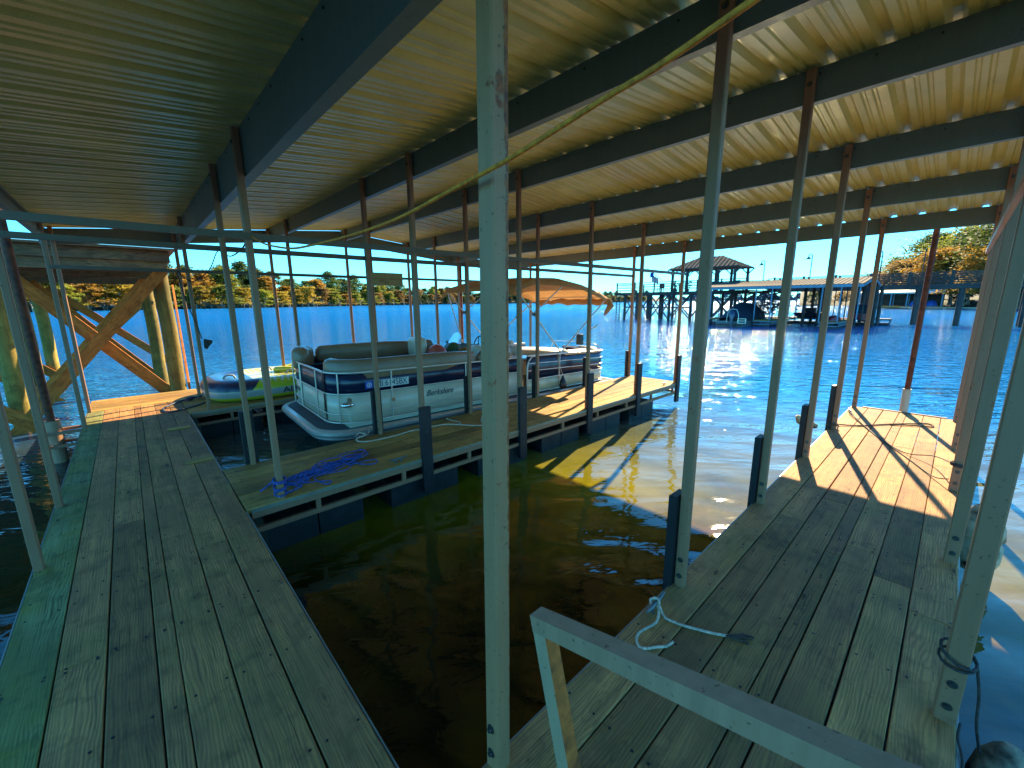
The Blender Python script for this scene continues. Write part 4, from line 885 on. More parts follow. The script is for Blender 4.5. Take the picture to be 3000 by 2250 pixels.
for x in (-3.4, -2.4, -1.6, -0.8, 0.0, 0.78): tim('joist', (x, 11.03, 2.69), (x, 19.0, 2.69), 0.05, 0.2, M_PIERDARK)
yb = 10.93
while yb < 19.0: tim('deck_board', (-4.6, yb, 2.825), (0.90, yb, 2.825), 0.145, 0.04, M_PIERDARK); yb += 0.152
tim('bench_rail', (-4.4, 11.3, 3.15), (-2.0, 11.3, 3.15), 0.3, 0.05, M_PIERDARK)
for x in (-4.2, -2.2): tim('bench_post', (x, 11.3, 2.85), (x, 11.3, 3.12), 0.09, 0.09, M_PIERDARK, up=(1,0,0))

# ------------------------------------------------------------------ far pier with pavilion
M_FPIER = simple('grey_pier_wood', (0.085, 0.055, 0.05), 0.8, var=0.25, scale=1.5)
M_FROOF = simple('tan_metal_roof', (0.075, 0.052, 0.038), 0.95, 0.0, var=0.15, scale=0.6); M_FASC = simple('pale_blue_fascia', (0.18, 0.27, 0.36), 0.5)
FPR = thing('far_pier', 'high dark wooden pier on braced piles across the water', 'pier', (46, 20, WZ))
def fbeam(name, a, b_, w_, h_, mat=None, par=None):
    mb = MB(); mb.beam(a, b_, w_, h_); return part(name, mb, mat or M_FPIER, par or FPR, tuple(Vector(a)))
ys = [27.6, 25.9, 24.2, 22.0, 19.6, 17.4, 15.2]
for y in ys:
    for x in (44.3, 47.0, 49.7):
        mb = MB(); mb.tube([(x, y, -1.5), (x, y, 2.45)], 0.15, 8); part('pile', mb, M_FPIER, FPR, (x, y, 0))
for a, b_ in zip(ys, ys[1:]):
    for x in (44.12, 49.7): fbeam('brace', (x, a, -0.2), (x, b_, 2.4), 0.05, 0.13); fbeam('brace', (x-0.06, a, 2.4), (x-0.06, b_, -0.2), 0.05, 0.13)
    if a > 21: fbeam('cross_beam', (44.1, a, 1.0), (44.1, b_, 1.0), 0.06, 0.14)
for k in range(37): fbeam('deck_board', (43.8, 28.6-0.4*k, 2.66), (50.2, 28.6-0.4*k, 2.66), 0.37, 0.06)
fbeam('edge_beam', (43.9, 28.7, 2.50), (43.9, 13.9, 2.50), 0.08, 0.24); fbeam('edge_beam', (50.1, 28.7, 2.5), (50.1, 13.9, 2.5), 0.08, 0.24)
for x in (43.9, 50.1):
    for k in range(7): fbeam('rail_post', (x, 28.5-2.4*k, 2.62), (x, 28.5-2.4*k, 3.85), 0.12, 0.12)
    for z in (2.95, 3.25, 3.55, 3.76): fbeam('rail', (x-0.07, 28.6, z), (x-0.07, 14, z), 0.03, 0.06)
for z in (2.95, 3.25, 3.55, 3.76): fbeam('rail', (43.9, 28.62, z), (50.1, 28.62, z), 0.03, 0.06)
for yl in (27.9, 20.9):
    for dy in (0, 0.45): fbeam('ladder_rail', (43.65, yl+dy, -0.8), (43.65, yl+dy, 2.9), 0.05, 0.08)
    for k in range(11): fbeam('rung', (43.65, yl, -0.5+0.3*k), (43.65, yl+0.45, -0.5+0.3*k), 0.04, 0.04)
PV = thing('pavilion', 'open pavilion with a hipped tan metal roof standing on the far pier', 'pavilion', (46.8, 19, 2.69))
mb = MB(); E0, E1 = (44.3, 15.2), (48.7, 22.4); za, zb = 5.08, 6.3
A1, B1, C1, D1 = (E0[0], E0[1], za), (E1[0], E0[1], za), (E1[0], E1[1], za), (E0[0], E1[1], za); R1, R2 = (46.5, 17.6, zb), (46.5, 20.0, zb)
lo_ = [(p[0], p[1], p[2]-0.12) for p in (A1, B1, C1, D1)]
mb.add([A1, B1, C1, D1, R1, R2]+lo_, [(0,1,4),(1,2,5,4),(2,3,5),(3,0,4,5),(0,6,7,1),(1,7,8,2),(2,8,9,3),(3,9,6,0),(9,8,7,6)]); rf = part('roof', mb, M_FROOF, PV)
sm = MB()
for k in range(17):
    y = 15.4+0.42*k; t = min(1, (y-E0[1])/(17.6-E0[1]), (E1[1]-y)/(E1[1]-20.0)); sm.beam((44.3, y, za+0.02), (44.3+2.2*t, y, za+(zb-za)*t+0.02), 0.05, 0.05)
for k in range(11):
    x = 44.4+0.42*k; t = min(1, (x-44.3)/2.2, (48.7-x)/2.2); sm.beam((x, 15.2, za+0.02), (x, 15.2+2.4*t, za+(zb-za)*t+0.02), 0.05, 0.05)
part('roof_seam', sm, M_FROOF, rf)['kind'] = 'stuff'
for y in (15.6, 17.2, 18.8, 20.4, 22.0):
    for x in (44.7, 48.3):
        mb = MB(); mb.box((x-0.11, y-0.11, 2.7), (x+0.11, y+0.11, 5.0)); pp = part('pavilion_post', mb, M_FPIER, PV, (x, y, 2.7))
        for s_ in (-1, 1): k2 = MB(); k2.beam((x, y, 4.4), (x, y+s_*0.6, 4.98), 0.08, 0.1); part('knee_brace', k2, M_FPIER, pp, (x, y, 4.4))
FL = thing('flag', 'red, white and blue flag hanging from a slanting pole on the far pier', 'flag', (43.6, 23.6, 3.5))
mb = MB(); mb.tube([(43.7, 22.7, 3.9), (43.7, 24.6, 5.35)], 0.03, 6); part('flag_pole', mb, M_FPIER, FL)
cols = [simple('flag_red', (0.55, 0.02, 0.02), 0.8), simple('flag_white', (0.7, 0.7, 0.7), 0.8)]
for k in range(7):
    mb = MB(); y = 23.9-0.11*k; mb.beam((43.7+0.04*(k % 2), y, 4.55-0.06*k), (43.72, y-0.05, 3.75-0.03*k), 0.03, 0.11, up=(0,1,0)); part('stripe', mb, cols[k % 2], FL)
mb = MB(); mb.box((43.66, 23.75, 4.3), (43.74, 24.15, 4.8)); part('canton', mb, simple('flag_blue', (0.02, 0.04, 0.25), 0.8), FL)
# chairs / plants on the pier deck
M_PLANT = simple('potted_leaves', (0.04, 0.12, 0.03), 0.7, var=0.4, scale=8)
random.seed(31)
for i, (x, y, lb) in enumerate(((44.6, 21.6, 'bushy potted plant by the pavilion posts on the far pier'), (45.0, 20.4, 'larger potted plant under the pavilion roof edge'))):
    t = thing('potted_plant', lb, 'plant', (x, y, 2.69), 'potted plants on the far pier')
    mb = MB(); mb.tube([(x, y, 2.69), (x, y, 3.0)], [0.16, 0.22], 8); part('pot', mb, M_FPIER, t)
    mb = MB()
    for _ in range(90):
        a = random.uniform(0, 2*pi); r = random.uniform(0.1, 0.55); z = 3.0+random.uniform(0, 0.85); p = Vector((x+r*cos(a), y+r*sin(a), z)); q = Vector((random.uniform(-1,1), random.uniform(-1,1), random.uniform(-1,1))).normalized()*0.14; q2 = q.orthogonal().normalized()*0.06
        mb.add([p-q, p+q2, p+q, p-q2], [(0,1,2,3)])
    part('leaves', mb, M_PLANT, t)
for x, y, lb in ((45.2, 23.6, 'dark deck chair at the left rail of the far pier'), (45.4, 18.2, 'dark deck chair under the middle of the pavilion'), (45.2, 15.6, 'dark deck chair under the right end of the pavilion')):
    t = thing('deck_chair', lb, 'chair', (x, y, 2.69), 'chairs on the far pier')
    for n_, a, b_ in (('seat', (x-0.3, y-0.3, 3.08), (x+0.3, y+0.3, 3.14)), ('backrest', (x+0.26, y-0.3, 3.142), (x+0.34, y+0.3, 3.7))):
        mb = MB(); mb.box(a, b_); part(n_, mb, M_FPIER, t)
    for ax, ay in ((-0.26, -0.26), (0.26, -0.26), (-0.26, 0.26), (0.26, 0.26)): mb = MB(); mb.box((x+ax-0.03, y+ay-0.03, 2.69), (x+ax+0.03, y+ay+0.03, 3.078)); part('leg', mb, M_FPIER, t)
# raised walkway to the right
RWK = thing('raised_walkway', 'high plank walkway with a slatted railing leading to the right-hand shore', 'walkway', (50.5, 3, WZ))
for k in range(62):
    mb = MB(); mb.box((49.8, 13.6-0.5*k, 2.86), (51.9, 14.07-0.5*k, 2.93)); part('deck_board', mb, M_FPIER, RWK, (50, 13.6-0.5*k, 2.9))
for x in (49.85, 51.8):
    mb = MB(); mb.beam((x, 14, 2.68), (x, -17.3, 2.66), 0.1, 0.32); part('side_beam', mb, M_FPIER, RWK)
    for k in range(13): mb = MB(); y = 13.5-2.55*k; mb.box((x-0.08, y-0.08, 2.9), (x+0.08, y+0.08, 4.0)); part('rail_post', mb, M_FPIER, RWK, (x, y, 3))
    for z in (3.08, 3.24, 3.40, 3.56, 3.72, 3.88): mb = MB(); mb.beam((x-0.1, 14, z), (x-0.1, -17.3, z-0.02), 0.03, 0.055); part('rail', mb, M_FPIER, RWK)
for y in (12.5, 9.2, 5.9, 2.6, 0.05, -3.4, -6.9, -10.4, -13.9):
    for x in (50.0, 51.7): mb = MB(); mb.tube([(x, y, -1.5), (x, y, 2.85)], 0.19, 10); part('pile', mb, M_FPIER, RWK, (x, y, 0))
    mb = MB(); mb.beam((49.7, y, 2.42), (52.0, y, 2.42), 0.1, 0.22); part('cross_beam', mb, M_FPIER, RWK)
for y, z1, lb in ((14.6, 5.75, 'hooked lamp post just right of the pavilion'), (10.5, 6.05, 'tallest hooked lamp post above the far slip roof'), (5.3, 5.85, 'hooked lamp post where the railing begins near the trees')):
    t = thing('lamp_post', lb, 'lamp post', (50, y, 2.93), 'lamp posts along the far pier')
    mb = MB(); mb.tube([(50, y, 2.93), (50, y, z1-0.2), (50, y+0.05, z1), (50, y+0.2, z1+0.06), (50, y+0.3, z1-0.05), (50, y+0.3, z1-0.2)], 0.045, 6); part('pole', mb, M_FPIER, t)
    mb = MB(); mb.tube([(50, y+0.3, z1-0.18), (50, y+0.3, z1-0.28), (50, y+0.3, z1-0.42)], [0.05, 0.12, 0.26], 12); part('lamp_shade', mb, M_FPIER, t)
mb = MB(); mb.tube([(50, 2.57, 2.9), (50, 2.57, 5.8)], 0.04, 6); solo('thin_pole', mb, M_FPIER, 'thin bare pole rising from the raised walkway before the orange trees', 'pole', (50, 2.57, 3))

# ------------------------------------------------------------------ far covered slips with boats
FS = thing('covered_boat_slips', 'low tan roofed boat slips with thin posts across the water', 'boat shelter', (44, 10, WZ))
mb = MB(); mb.add([(39.4, 4.9, 2.86), (39.4, 17.0, 2.90), (44, 17.0, 3.48), (44, 4.9, 3.48), (48.6, 17, 2.88), (48.6, 4.9, 2.86), (39.4, 4.9, 2.80), (39.4, 17.0, 2.84), (44, 17.0, 3.42), (44, 4.9, 3.42), (48.6, 17, 2.82), (48.6, 4.9, 2.80)], [(0,3,2,1),(3,5,4,2),(6,7,8,9),(9,8,10,11),(0,1,7,6),(5,11,10,4),(0,6,9,3),(3,9,11,5),(1,2,8,7),(2,4,10,8)]); rf = part('roof', mb, M_FROOF, FS)
mb = MB()
for k in range(41): y = 4.95+0.3*k; mb.beam((39.38, y, 2.875), (43.98, y, 3.495), 0.05, 0.04)
part('roof_rib', mb, M_FROOF, rf)
mb = MB(); mb.beam((39.36, 4.9, 2.72), (39.36, 17.0, 2.76), 0.06, 0.2); part('fascia', mb, M_FASC, FS)
mb = MB(); mb.add([(39.4, 4.88, 2.66), (44, 4.88, 3.3), (48.6, 4.88, 2.66), (48.6, 4.88, 2.84), (44, 4.88, 3.46), (39.4, 4.88, 2.84)], [(0,1,4,5),(1,2,3,4)]); part('gable_trim', mb, M_FASC, FS)
def lowdock(x0, x1, y0, y1):
    mb = MB(); mb.box((x0, y0, -0.02), (x1, y1, 0.04)); part('dock_deck', mb, M_MID, FS)
    mb = MB()
    for a, b_ in (((x0, y0), (x0, y1)), ((x0, y0), (x1, y0)), ((x0, y1), (x1, y1))):
        for z in (-0.06, -0.30): mb.beam((a[0], a[1], z), (b_[0], b_[1], z), 0.06, 0.06)
        L = sqrt((b_[0]-a[0])**2+(b_[1]-a[1])**2); n = max(2, int(L/0.6))
        for k in range(n+1): t = k/n; x = a[0]+(b_[0]-a[0])*t; y = a[1]+(b_[1]-a[1])*t; mb.beam((x, y, -0.3), (x, y, -0.06), 0.05, 0.05)
    part('dock_frame', mb, M_FASC, FS)
    mb = MB(); mb.box((x0+0.1, y0+0.05, -0.6), (x1-0.1, y1-0.05, -0.32)); part('dock_float', mb, M_BLACK, FS)
lowdock(39.5, 47.5, 10.7, 12.0); lowdock(39.5, 47.5, 6.15, 7.4); lowdock(47.52, 49.0, 3.9, 17); lowdock(39.5, 47.5, 15.6, 16.8)
for x in (39.5, 42.0, 44.6, 47.4):
    for y in (5.1, 6.2, 7.35, 10.75, 11.95, 15.65, 16.75): mb = MB(); mb.box((x-0.035, y-0.035, 0.04), (x+0.035, y+0.035, 2.72 if x < 40 or x > 47 else 3.1)); part('slip_post', mb, M_FASC if x < 40 else M_FPIER, FS, (x, y, 0))
for x in (44.6, 47.6):
    for y in (4.7, 5.9, 8.4, 9.5): mb = MB(); mb.tube([(x, y, -1), (x, y, 2.8)], 0.13, 8); part('pile', mb, M_FPIER, FS, (x, y, 0))
CB = thing('covered_boat', 'boat under a dark navy cover with its outboard motor facing us, in the far slips', 'boat', (41, 12.9, WZ))
M_TARP = simple('navy_tarp', (0.010, 0.014, 0.03), 0.8, var=0.3, scale=1.5)
mb = MB(); rows = []
for i, (x, hw, zt) in enumerate(((37.7, 0.95, 0.30), (38.2, 1.1, 0.62), (39.2, 1.18, 1.0), (40.6, 1.2, 1.55), (42.0, 1.2, 1.45), (43.4, 1.05, 1.05), (44.6, 0.7, 0.8), (45.2, 0.2, 0.6))):
    rows.append([(x, 13.2+hw*cos(pi*k/10)*1.0, 0.0+zt*sin(pi*k/10)**0.8) for k in range(11)])
mb.add([p for r in rows for p in r], [(i*11+k, i*11+k+1, (i+1)*11+k+1, (i+1)*11+k) for i in range(7) for k in range(10)], True); part('cover', mb, M_TARP, CB)
mb = MB(); mb.poly([(37.6, 12.15), (37.6, 14.3), (43.5, 14.3), (45.4, 13.2), (43.5, 12.15)], -0.55, 0.0); part('hull', mb, simple('grey_hull', (0.12, 0.14, 0.15), 0.4, var=0.1), CB)
mb = MB(); mb.box((37.0, 12.0, -0.30), (37.6, 14.35, -0.22)); part('swim_platform', mb, M_FPIER, CB)
mo = MB(); mo.tube([(37.1, 12.9, -0.6), (37.1, 12.9, -0.1), (37.15, 12.9, 0.1), (37.2, 12.9, 0.45), (37.25, 12.9, 0.72), (37.3, 12.9, 0.78)], [0.10, 0.13, 0.16, 0.24, 0.22, 0.1], 12); part('outboard_motor', mo, simple('dark_blue_cowl', (0.02, 0.03, 0.08), 0.3, coat=0.5), CB)
mo = MB(); mo.tube([(37.3, 13.35, -0.1), (37.3, 13.3, 0.6), (37.3, 13.1, 0.95), (37.3, 12.9, 1.0), (37.3, 12.6, 0.95), (37.3, 12.45, 0.6), (37.3, 12.4, 0.0)], 0.03, 6); part('guard_hoop', mo, M_ALU, CB)
mo = MB()
for z in (-0.15, 0.05, 0.22): mo.beam((37.0, 11.75, z), (37.0, 12.35, z), 0.05, 0.04)
for y in (11.75, 12.35): mo.beam((37.0, y, -0.15), (37.0, y, 0.22), 0.05, 0.04)
part('ladder', mo, M_ALU, CB)
random.seed(8)
mb = MB()
for k in range(26):
    p = Vector((41+random.uniform(-0.4, 3.5), 12.0+random.uniform(-0.9, 0.9), 1.5+random.uniform(-0.3, 1.1))); q = Vector((random.uniform(-1, 1), random.uniform(-1.6, 1.6), random.uniform(-0.8, 0.8))); mb.tube([p, p+q*0.5+Vector((0,0,0.1)), p+q], 0.05, 5)
for k in range(260):
    p = Vector((42+random.uniform(-1.2, 2.5), 11.6+random.gauss(0, 0.7), 1.1+random.gauss(0, 0.45))); q = Vector((random.uniform(-1,1), random.uniform(-1,1), random.uniform(-1,1))).normalized()*0.16; q2 = q.orthogonal().normalized()*0.1
    mb.add([p-q, p+q2, p+q, p-q2], [(0,1,2,3)])
solo('dry_brush', mb, M_FPIER, 'tangle of dark dry branches heaped behind the covered boat', 'branches', (42, 12, 1))['kind'] = 'stuff'
mb = MB(); rows = [[(x, 6.85+hw*cos(pi*k/8), 0.05+zt*sin(pi*k/8)) for k in range(9)] for x, hw, zt in ((40.2, 0.05, 0.1), (40.6, 0.3, 0.28), (41.6, 0.42, 0.42), (42.6, 0.42, 0.40), (43.4, 0.25, 0.25), (43.7, 0.04, 0.1))]
mb.add([p for r in rows for p in r], [(i*9+k, i*9+k+1, (i+1)*9+k+1, (i+1)*9+k) for i in range(5) for k in range(8)], True)
solo('red_kayak', mb, simple('red_plastic', (0.35, 0.015, 0.02), 0.4), 'red kayak lying on the right-hand dock of the far slips', 'kayak', (42, 6.85, 0))
JB = thing('moored_boat', 'small dark open boat on a lift in the middle of the far slips', 'boat', (46, 9.2, 0))
mb = MB(); mb.add([(44.6,8.3,0.55),(48,8.3,0.6),(48,10.3,0.6),(44.6,10.3,0.55),(45,8.7,0.0),(47.8,8.6,0.0),(47.8,10.0,0.0),(45,9.9,0.0)], [(0,1,2,3),(4,7,6,5),(0,4,5,1),(1,5,6,2),(2,6,7,3),(3,7,4,0)]); part('hull', mb, M_TARP, JB)
mb = MB(); mb.box((45.6, 8.9, 0.6), (46.4, 9.7, 1.0), 0.05); part('seat', mb, M_TARP, JB)
RB = thing('moored_boat', 'red hulled boat with dark canopy at the right end of the far slips', 'boat', (46, 5.5, 0))
mb = MB(); mb.poly([(43.2, 5.2), (43.6, 4.9), (47.3, 4.9), (47.3, 6.0), (43.6, 6.0)], 0.1, 0.55); part('hull', mb, simple('red_hull', (0.30, 0.02, 0.02), 0.4), RB)
mb = MB(); mb.box((44.4, 4.95, 0.56), (46.8, 5.95, 1.3), 0.1); part('canopy', mb, M_TARP, RB)
M_ORP = simple('orange_post', (0.55, 0.28, 0.06), 0.6); mb = MB(); mb.tube([(45.5, 8.1, 0.04), (45.5, 8.1, 1.35)], 0.16, 10); solo('orange_bollard', mb, M_ORP, 'orange bollard standing beside the small dark boat in the far slips', 'bollard', (45.5, 8.1, 0))

# ------------------------------------------------------------------ shore, far boathouse, trees
M_LAND = simple('shore_earth', (0.05, 0.05, 0.02), 0.95, var=0.4, scale=0.05)
def polar(deg, d): return (d*cos(radians(deg)), d*sin(radians(deg)))
shore = [(125, 200), (112, 215), (101, 232), (92, 250), (84.4, 268), (77, 300), (69.8, 350), (62, 430), (55, 510), (47, 590), (38, 660), (31, 760), (27, 900)]
mb = MB(); vs = []
for a, d in shore:
    for k, (e, z) in enumerate(((0, WZ-0.5), (3, WZ+0.3), (14, 0.6), (60, 2.5), (260, 7))): x, y = polar(a, d+e); vs.append((x, y, z))
mb.add(vs, [(i*5+k, i*5+k+1, (i+1)*5+k+1, (i+1)*5+k) for i in range(len(shore)-1) for k in range(4)], True)
structure('far_shore_ground', mb, M_LAND)
mb = MB(); vs = []
sh2 = [(12.5, 178), (8, 182), (3.1, 172), (-1, 140), (-4, 128), (-9, 118), (-16, 112), (-26, 110)]
for a, d in sh2:
    for e, z in ((0, WZ-0.5), (2, WZ+0.3), (10, 0.9), (40, 3.0), (200, 9)): x, y = polar(a, d+e); vs.append((x, y, z))
mb.add(vs, [(i*5+k, i*5+k+1, (i+1)*5+k+1, (i+1)*5+k) for i in range(len(sh2)-1) for k in range(4)], True)
structure('near_shore_ground', mb, M_LAND)
def leafmat(name, a, b_, t=0.42):
    m, n, p = newmat(name)
    oi = N(n, 'ShaderNodeObjectInfo'); v = coords(n, rnd=50.0)
    c = ramp(n, noise(n, v, 0.35, 4, 0.7), [(0.3, a), (0.7, b_)])
    rr = ramp(n, oi.outputs['Random'], [(0, 0.7), (1, 1.25)]); c = mixc(n, 1.0, c, rr, 'MULTIPLY')
    n.links.new(c, p.inputs['Base Color']); p.inputs['Roughness'].default_value = 0.7
    tr = N(n, 'ShaderNodeBsdfTranslucent'); n.links.new(c, tr.inputs['Color']); mx = N(n, 'ShaderNodeMixShader'); mx.inputs[0].default_value = t
    n.links.new(p.outputs[0], mx.inputs[1]); n.links.new(tr.outputs[0], mx.inputs[2]); n.links.new(mx.outputs[0], n.nodes['Material Output'].inputs[0]); return m
LM = {'orange': leafmat('orange_cypress_leaf', (0.36, 0.19, 0.025), (0.62, 0.36, 0.05)), 'yellow': leafmat('yellow_leaf', (0.28, 0.20, 0.02), (0.50, 0.36, 0.04)),
      'rust': leafmat('rust_leaf', (0.20, 0.12, 0.03), (0.40, 0.24, 0.06)), 'green': leafmat('green_leaf', (0.06, 0.10, 0.015), (0.18, 0.23, 0.04)),
      'dark': leafmat('dark_leaf', (0.03, 0.06, 0.02), (0.09, 0.13, 0.035)), 'lime': leafmat('lime_leaf', (0.20, 0.22, 0.02), (0.42, 0.42, 0.05))}
M_BARK = simple('grey_bark', (0.34, 0.28, 0.22), 0.9, var=0.3, scale=1.0)
def tree_proto(H_, R_, style, nclump, per, leaf, seed):
    """crown and trunk meshes with their base at the origin"""
    rg = random.Random(seed); cr = MB(); tk = MB()
    tk.tube([(0, 0, -0.8), (0, 0, 0.4), (0.05, 0, H_*0.35), (0, 0.05, H_*0.9)], [0.5+H_*0.012, 0.22+H_*0.008, 0.16+H_*0.006, 0.05], 7)
    if style == 'cypress':
        for _ in range(4):
            a = rg.uniform(0, 6.28); q = R_*rg.uniform(0.3, 0.75); tk.tube([(q*cos(a), q*sin(a), -0.8), (q*cos(a), q*sin(a), 0.3), (q*0.8*cos(a), q*0.8*sin(a), H_*rg.uniform(0.4, 0.6))], [0.38, 0.2, 0.06], 5)
    for _ in range(nclump):
        u = rg.random()
        if style == 'cypress':
            z = H_*(0.16+0.80*u**0.9); rad = R_*(1.08-0.75*((z/H_-0.16)/0.80)**1.6)*sqrt(rg.random())*rg.uniform(0.8, 1.1); flat = 0.28
        elif style == 'round':
            z = H_*(0.22+0.76*u); t = (z/H_-0.22)/0.76; rad = R_*sqrt(max(0.06, 1-(2*t-0.85)**2))*rg.random()**0.45; flat = 0.6
        else:
            z = H_*(0.06+0.92*u); t = u; rad = R_*sqrt(max(0.05, 1-t**2.2))*rg.random()**0.5; flat = 0.5
        a = rg.uniform(0, 2*pi); c = Vector((rad*cos(a), rad*sin(a), z)); cs_ = R_*rg.uniform(0.16, 0.30)
        if rg.random() < 0.25: tk.tube([(0, 0, z*0.82), tuple(c)], [0.10, 0.03], 5, cap=False)
        for _ in range(per):
            d = Vector((rg.gauss(0, 1), rg.gauss(0, 1), rg.gauss(0, flat)))*cs_*0.55; p = c+d
            n1 = Vector((rg.uniform(-1, 1), rg.uniform(-1, 1), rg.uniform(-0.4, 0.4))).normalized()*leaf*rg.uniform(0.6, 1.3); n2 = n1.cross(Vector((rg.uniform(-0.6, 0.6), rg.uniform(-0.6, 0.6), 1))).normalized()*leaf*rg.uniform(0.35, 0.7)
            cr.add([p-n1, p+n2, p+n1, p-n2*0.8], [(0,1,2,3)])
    return cr, tk
PROT = {}
for key, args in {'cy1': (9, 6.2, 'cypress', 90, 30, 0.55, 1), 'cy2': (10, 5.8, 'cypress', 100, 30, 0.55, 2), 'ro1': (16, 7.0, 'round', 130, 34, 0.65, 3), 'ro2': (18.5, 7.0, 'round', 140, 34, 0.65, 4), 'co1': (15, 6.0, 'cypress', 130, 32, 0.6, 5),
                 'bu': (6, 5, 'bush', 60, 20, 0.6, 6), 'bigc': (13, 9.5, 'cypress', 230, 55, 0.36, 7), 'bigr': (17, 9.5, 'round', 260, 60, 0.36, 8), 'bigr2': (14.5, 8.5, 'round', 220, 55, 0.36, 9)}.items():
    a, b_ = tree_proto(*args); PROT[key] = (a, b_, {})
TM = {}
def tree(key, leafk, x, y, z, s, label, group, cat='tree', name=None):
    k = (key, leafk)
    if k not in TM:
        c = PROT[key][0].mesh('crown'); c.materials.append(LM[leafk]); t = PROT[key][1].mesh('trunk'); t.materials.append(M_BARK); TM[k] = (c, t)
    c, t = TM[k]; nm = name or {'cy': 'cypress_tree', 'co': 'cypress_tree', 'ro': 'broadleaf_tree', 'bi': 'large_tree', 'bu': 'shore_bush'}[key[:2]]
    o = bpy.data.objects.new(nm, None); COL.objects.link(o); o.location = (x, y, z); o.rotation_euler = (0, 0, random.uniform(0, 6.28)); o.scale = (s, s, s*random.uniform(0.92, 1.1))
    tag(o, label, cat, group)
    for n_, m_ in (('crown', c), ('trunk', t)): q = bpy.data.objects.new(n_, m_); COL.objects.link(q); q.parent = o
    return o
def shore_d(a):
    for (a0, d0), (a1, d1) in zip(shore, shore[1:]):
        if a1 <= a <= a0: return d0+(d1-d0)*(a0-a)/(a0-a1)
    return shore[-1][1]
random.seed(77)
LBL = {'orange': 'orange', 'yellow': 'bright yellow', 'rust': 'rust brown', 'green': 'green', 'dark': 'dark green', 'lime': 'yellow green'}
def row(a0, a1, off, keys, leaves, step, s0, s1, where, grp):
    a = a0+random.uniform(0, 1.5)
    while a > a1:
        d = shore_d(a)+off+random.uniform(-3, 3); x, y = polar(a, d); lk = random.choice(leaves(a)); ky = random.choice(keys)
        z = WZ if off < 4 else 0.4+off*0.03
        kind = {'cy': 'spreading cypress', 'co': 'tall cypress', 'ro': 'broadleaf tree', 'bu': 'bush'}[ky[:2]]
        g_ = 1.0+0.32*max(0, min(1, (a-48)/22))
        spot = 'behind the timber pier' if a > 85 else 'right of the timber pier' if a > 74 else 'above the boat seats' if a > 60 else 'behind the boat canopy' if a > 46 else 'between canopy and far pier'
        tree(ky, lk, x, y, z, random.uniform(s0, s1)*g_, '%s %s %s, %s' % (LBL[lk], kind, where, spot), grp)
        a -= math.degrees(step/d)*random.uniform(0.8, 1.2)
left = lambda a: ['yellow', 'orange', 'yellow', 'rust', 'lime', 'orange', 'yellow'] if a > 68 else ['rust', 'green', 'rust', 'lime', 'dark']
mid = lambda a: ['orange', 'rust', 'lime', 'green', 'orange', 'yellow'] if a > 58 else ['green', 'rust', 'dark', 'rust', 'lime']
back = lambda a: ['green', 'dark', 'lime', 'green']
row(101, 29, -2, ['cy1', 'cy2', 'cy1'], left, 8.5, 0.85, 1.15, 'standing in the water', 'front row of trees on the far shore')
row(101, 29, 10, ['co1', 'cy2', 'ro1'], mid, 9.5, 0.8, 1.05, 'mid depth on the far shore', 'middle row of trees on the far shore')
row(101, 29, 26, ['ro1', 'ro2', 'ro2', 'co1'], back, 9.5, 0.85, 1.05, 'at the back of the far wood', 'back row of trees on the far shore')
# distant low woods to the right of the pavilion
random.seed(5); mb = MB()
for k in range(2600):
    a = random.uniform(3, 28); d = 1250+random.uniform(0, 120); x, y = polar(a, d); hh = 13+7*sin(a*1.7)+5*sin(a*5.1+1)+(9 if 9.3 < a < 9.9 else 0)
    z = WZ+abs(random.random())**0.8*hh; p = Vector((x, y, z)); q = Vector((random.uniform(-1,1), random.uniform(-1,1), random.uniform(-1,1))).normalized()*4.5; q2 = q.orthogonal().normalized()*3.2
    mb.add([p-q, p+q2, p+q, p-q2], [(0,1,2,3)])
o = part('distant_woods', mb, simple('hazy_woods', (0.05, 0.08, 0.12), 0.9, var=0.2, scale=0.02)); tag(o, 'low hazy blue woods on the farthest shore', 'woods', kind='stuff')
# right-hand shore
BG = [('bigr', 'green', 128, -8, 1.05, 'tallest green tree at the right edge above the raised walkway'), ('bigc', 'orange', 122, -5.0, 0.92, 'orange cypress at the right end of the near shore'),
      ('bigr', 'lime', 150, 0.5, 0.98, 'yellow green broad tree behind the orange cypresses'), ('bigr2', 'green', 158, 6.5, 1.08, 'green tree behind the middle orange cypress'),
      ('bigc', 'orange', 138, 3.5, 0.88, 'middle orange cypress over the walkway railing'), ('bigc', 'rust', 148, 9.5, 0.84, 'rust brown cypress left of the middle orange one'),
      ('bigr2', 'lime', 168, 13.5, 0.88, 'yellow green tree at the left of the right-hand wood'), ('bigc', 'orange', 160, 16.0, 0.66, 'small orange cypress second from the left of the right-hand wood'),
      ('bigc', 'rust', 172, 21.5, 0.50, 'leftmost low rust coloured cypress of the right-hand wood'), ('bigr', 'dark', 145, -6, 1.1, 'dark green tree behind the right end cypress'),
      ('bigr', 'green', 118, -16, 1.0, 'green tree beyond the right-hand posts'), ('bigc', 'orange', 113, -12, 0.85, 'orange cypress seen between the right-hand posts'), ('bigr', 'lime', 112, -24, 1.0, 'yellow green tree at the far right of the shore'),
      ('bigr2', 'dark', 132, -1, 0.62, 'low dark tree behind the far white roof')]
for k, l, x, y, s_, lb in BG: tree(k, l, x, y, 0.9, s_, lb, 'trees on the right-hand shore')
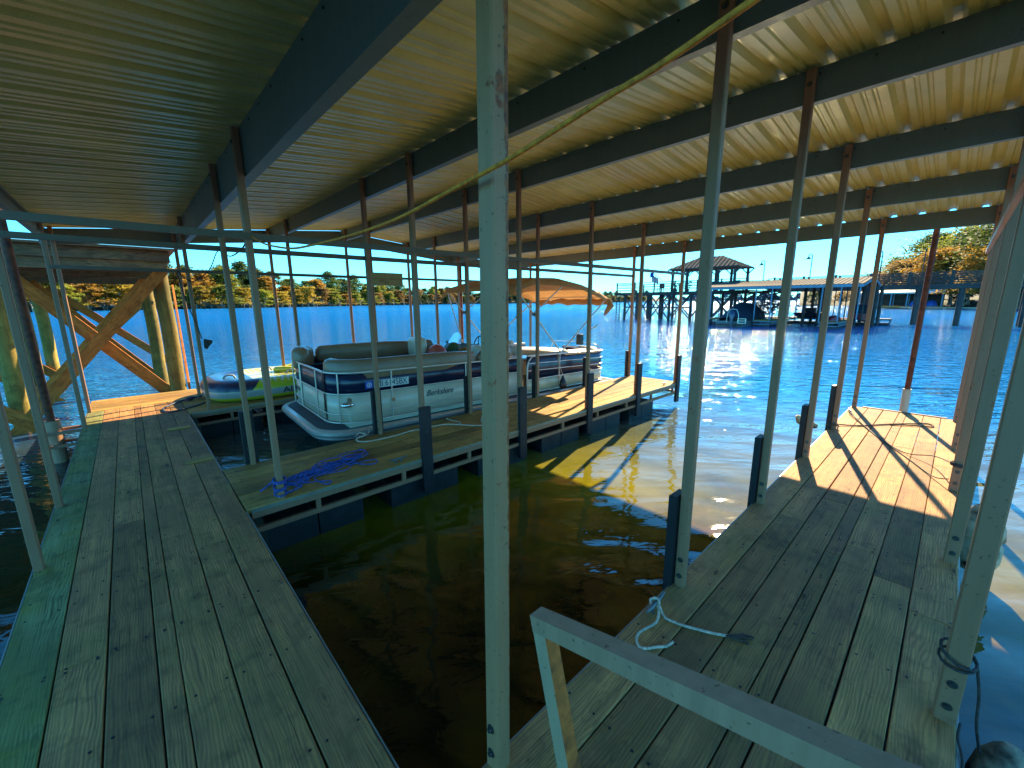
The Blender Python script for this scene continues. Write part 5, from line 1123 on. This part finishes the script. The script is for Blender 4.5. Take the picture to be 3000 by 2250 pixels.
for i in range(14):
    a = 11-i*2.2; d = 186-0 if a > 3 else 150; x, y = polar(a, max(128, d+random.uniform(-4, 8)-abs(i-3)*2)); tree('bu', random.choice(['dark', 'green', 'rust']), x, y, 0.5, random.uniform(0.5, 0.8), 'low dark bush on the bank of the right-hand shore', 'bushes on the right-hand shore', 'bush')
# far white-roofed boathouse
BH = thing('far_boathouse', 'long white roofed boathouse on the right-hand shore with blue boats inside', 'boathouse', (127, 7, WZ))
mb = MB(); mb.add([(124,2.4,3.1),(124,16,3.1),(131,16,3.9),(131,2.4,3.9),(124,2.4,2.75),(124,16,2.75),(131,16,3.5),(131,2.4,3.5)], [(0,3,2,1),(4,5,6,7),(0,1,5,4),(1,2,6,5),(2,3,7,6),(3,0,4,7)]); part('roof', mb, simple('white_metal_roof', (0.62, 0.60, 0.52), 0.5), BH)
for y in (2.7, 5.4, 8, 10.6, 13.2, 15.7):
    for x in (124.3, 130): mb = MB(); mb.box((x-0.1, y-0.1, -1), (x+0.1, y+0.1, 2.74)); part('post', mb, M_FASC, BH, (x, y, 0))
mb = MB(); mb.box((124, 2.4, -0.3), (131, 16, 0.05)); part('deck', mb, M_MID, BH)
mb = MB(); mb.box((130.3, 2.5, 0.06), (130.5, 15.9, 2.9)); part('back_wall', mb, M_FPIER, BH)
for y, lb in ((6.7, 'blue covered boat left in the far boathouse'), (4.2, 'blue covered boat right in the far boathouse')):
    mb = MB(); rows = [[(x, y+hw*cos(pi*k/8), 0.06+zt*sin(pi*k/8)) for k in range(9)] for x, hw, zt in ((125.0, 0.5, 0.6), (126, 0.95, 1.3), (128, 0.95, 1.3), (129.6, 0.2, 0.6))]
    mb.add([p for r in rows for p in r], [(i*9+k, i*9+k+1, (i+1)*9+k+1, (i+1)*9+k) for i in range(3) for k in range(8)] + [tuple(range(8,-1,-1))], True); solo('small_boat', mb, simple('blue_cover', (0.03, 0.10, 0.42), 0.6), lb, 'boat', (127, y, 0), 'boats in the far boathouse')
mb = MB(); mb.box((119, -14, -0.25), (121.2, 8.5, -0.02)); solo('low_float_dock', mb, M_TRIM, 'low pale floating dock in front of the right-hand shore', 'dock', (120, -3, 0))
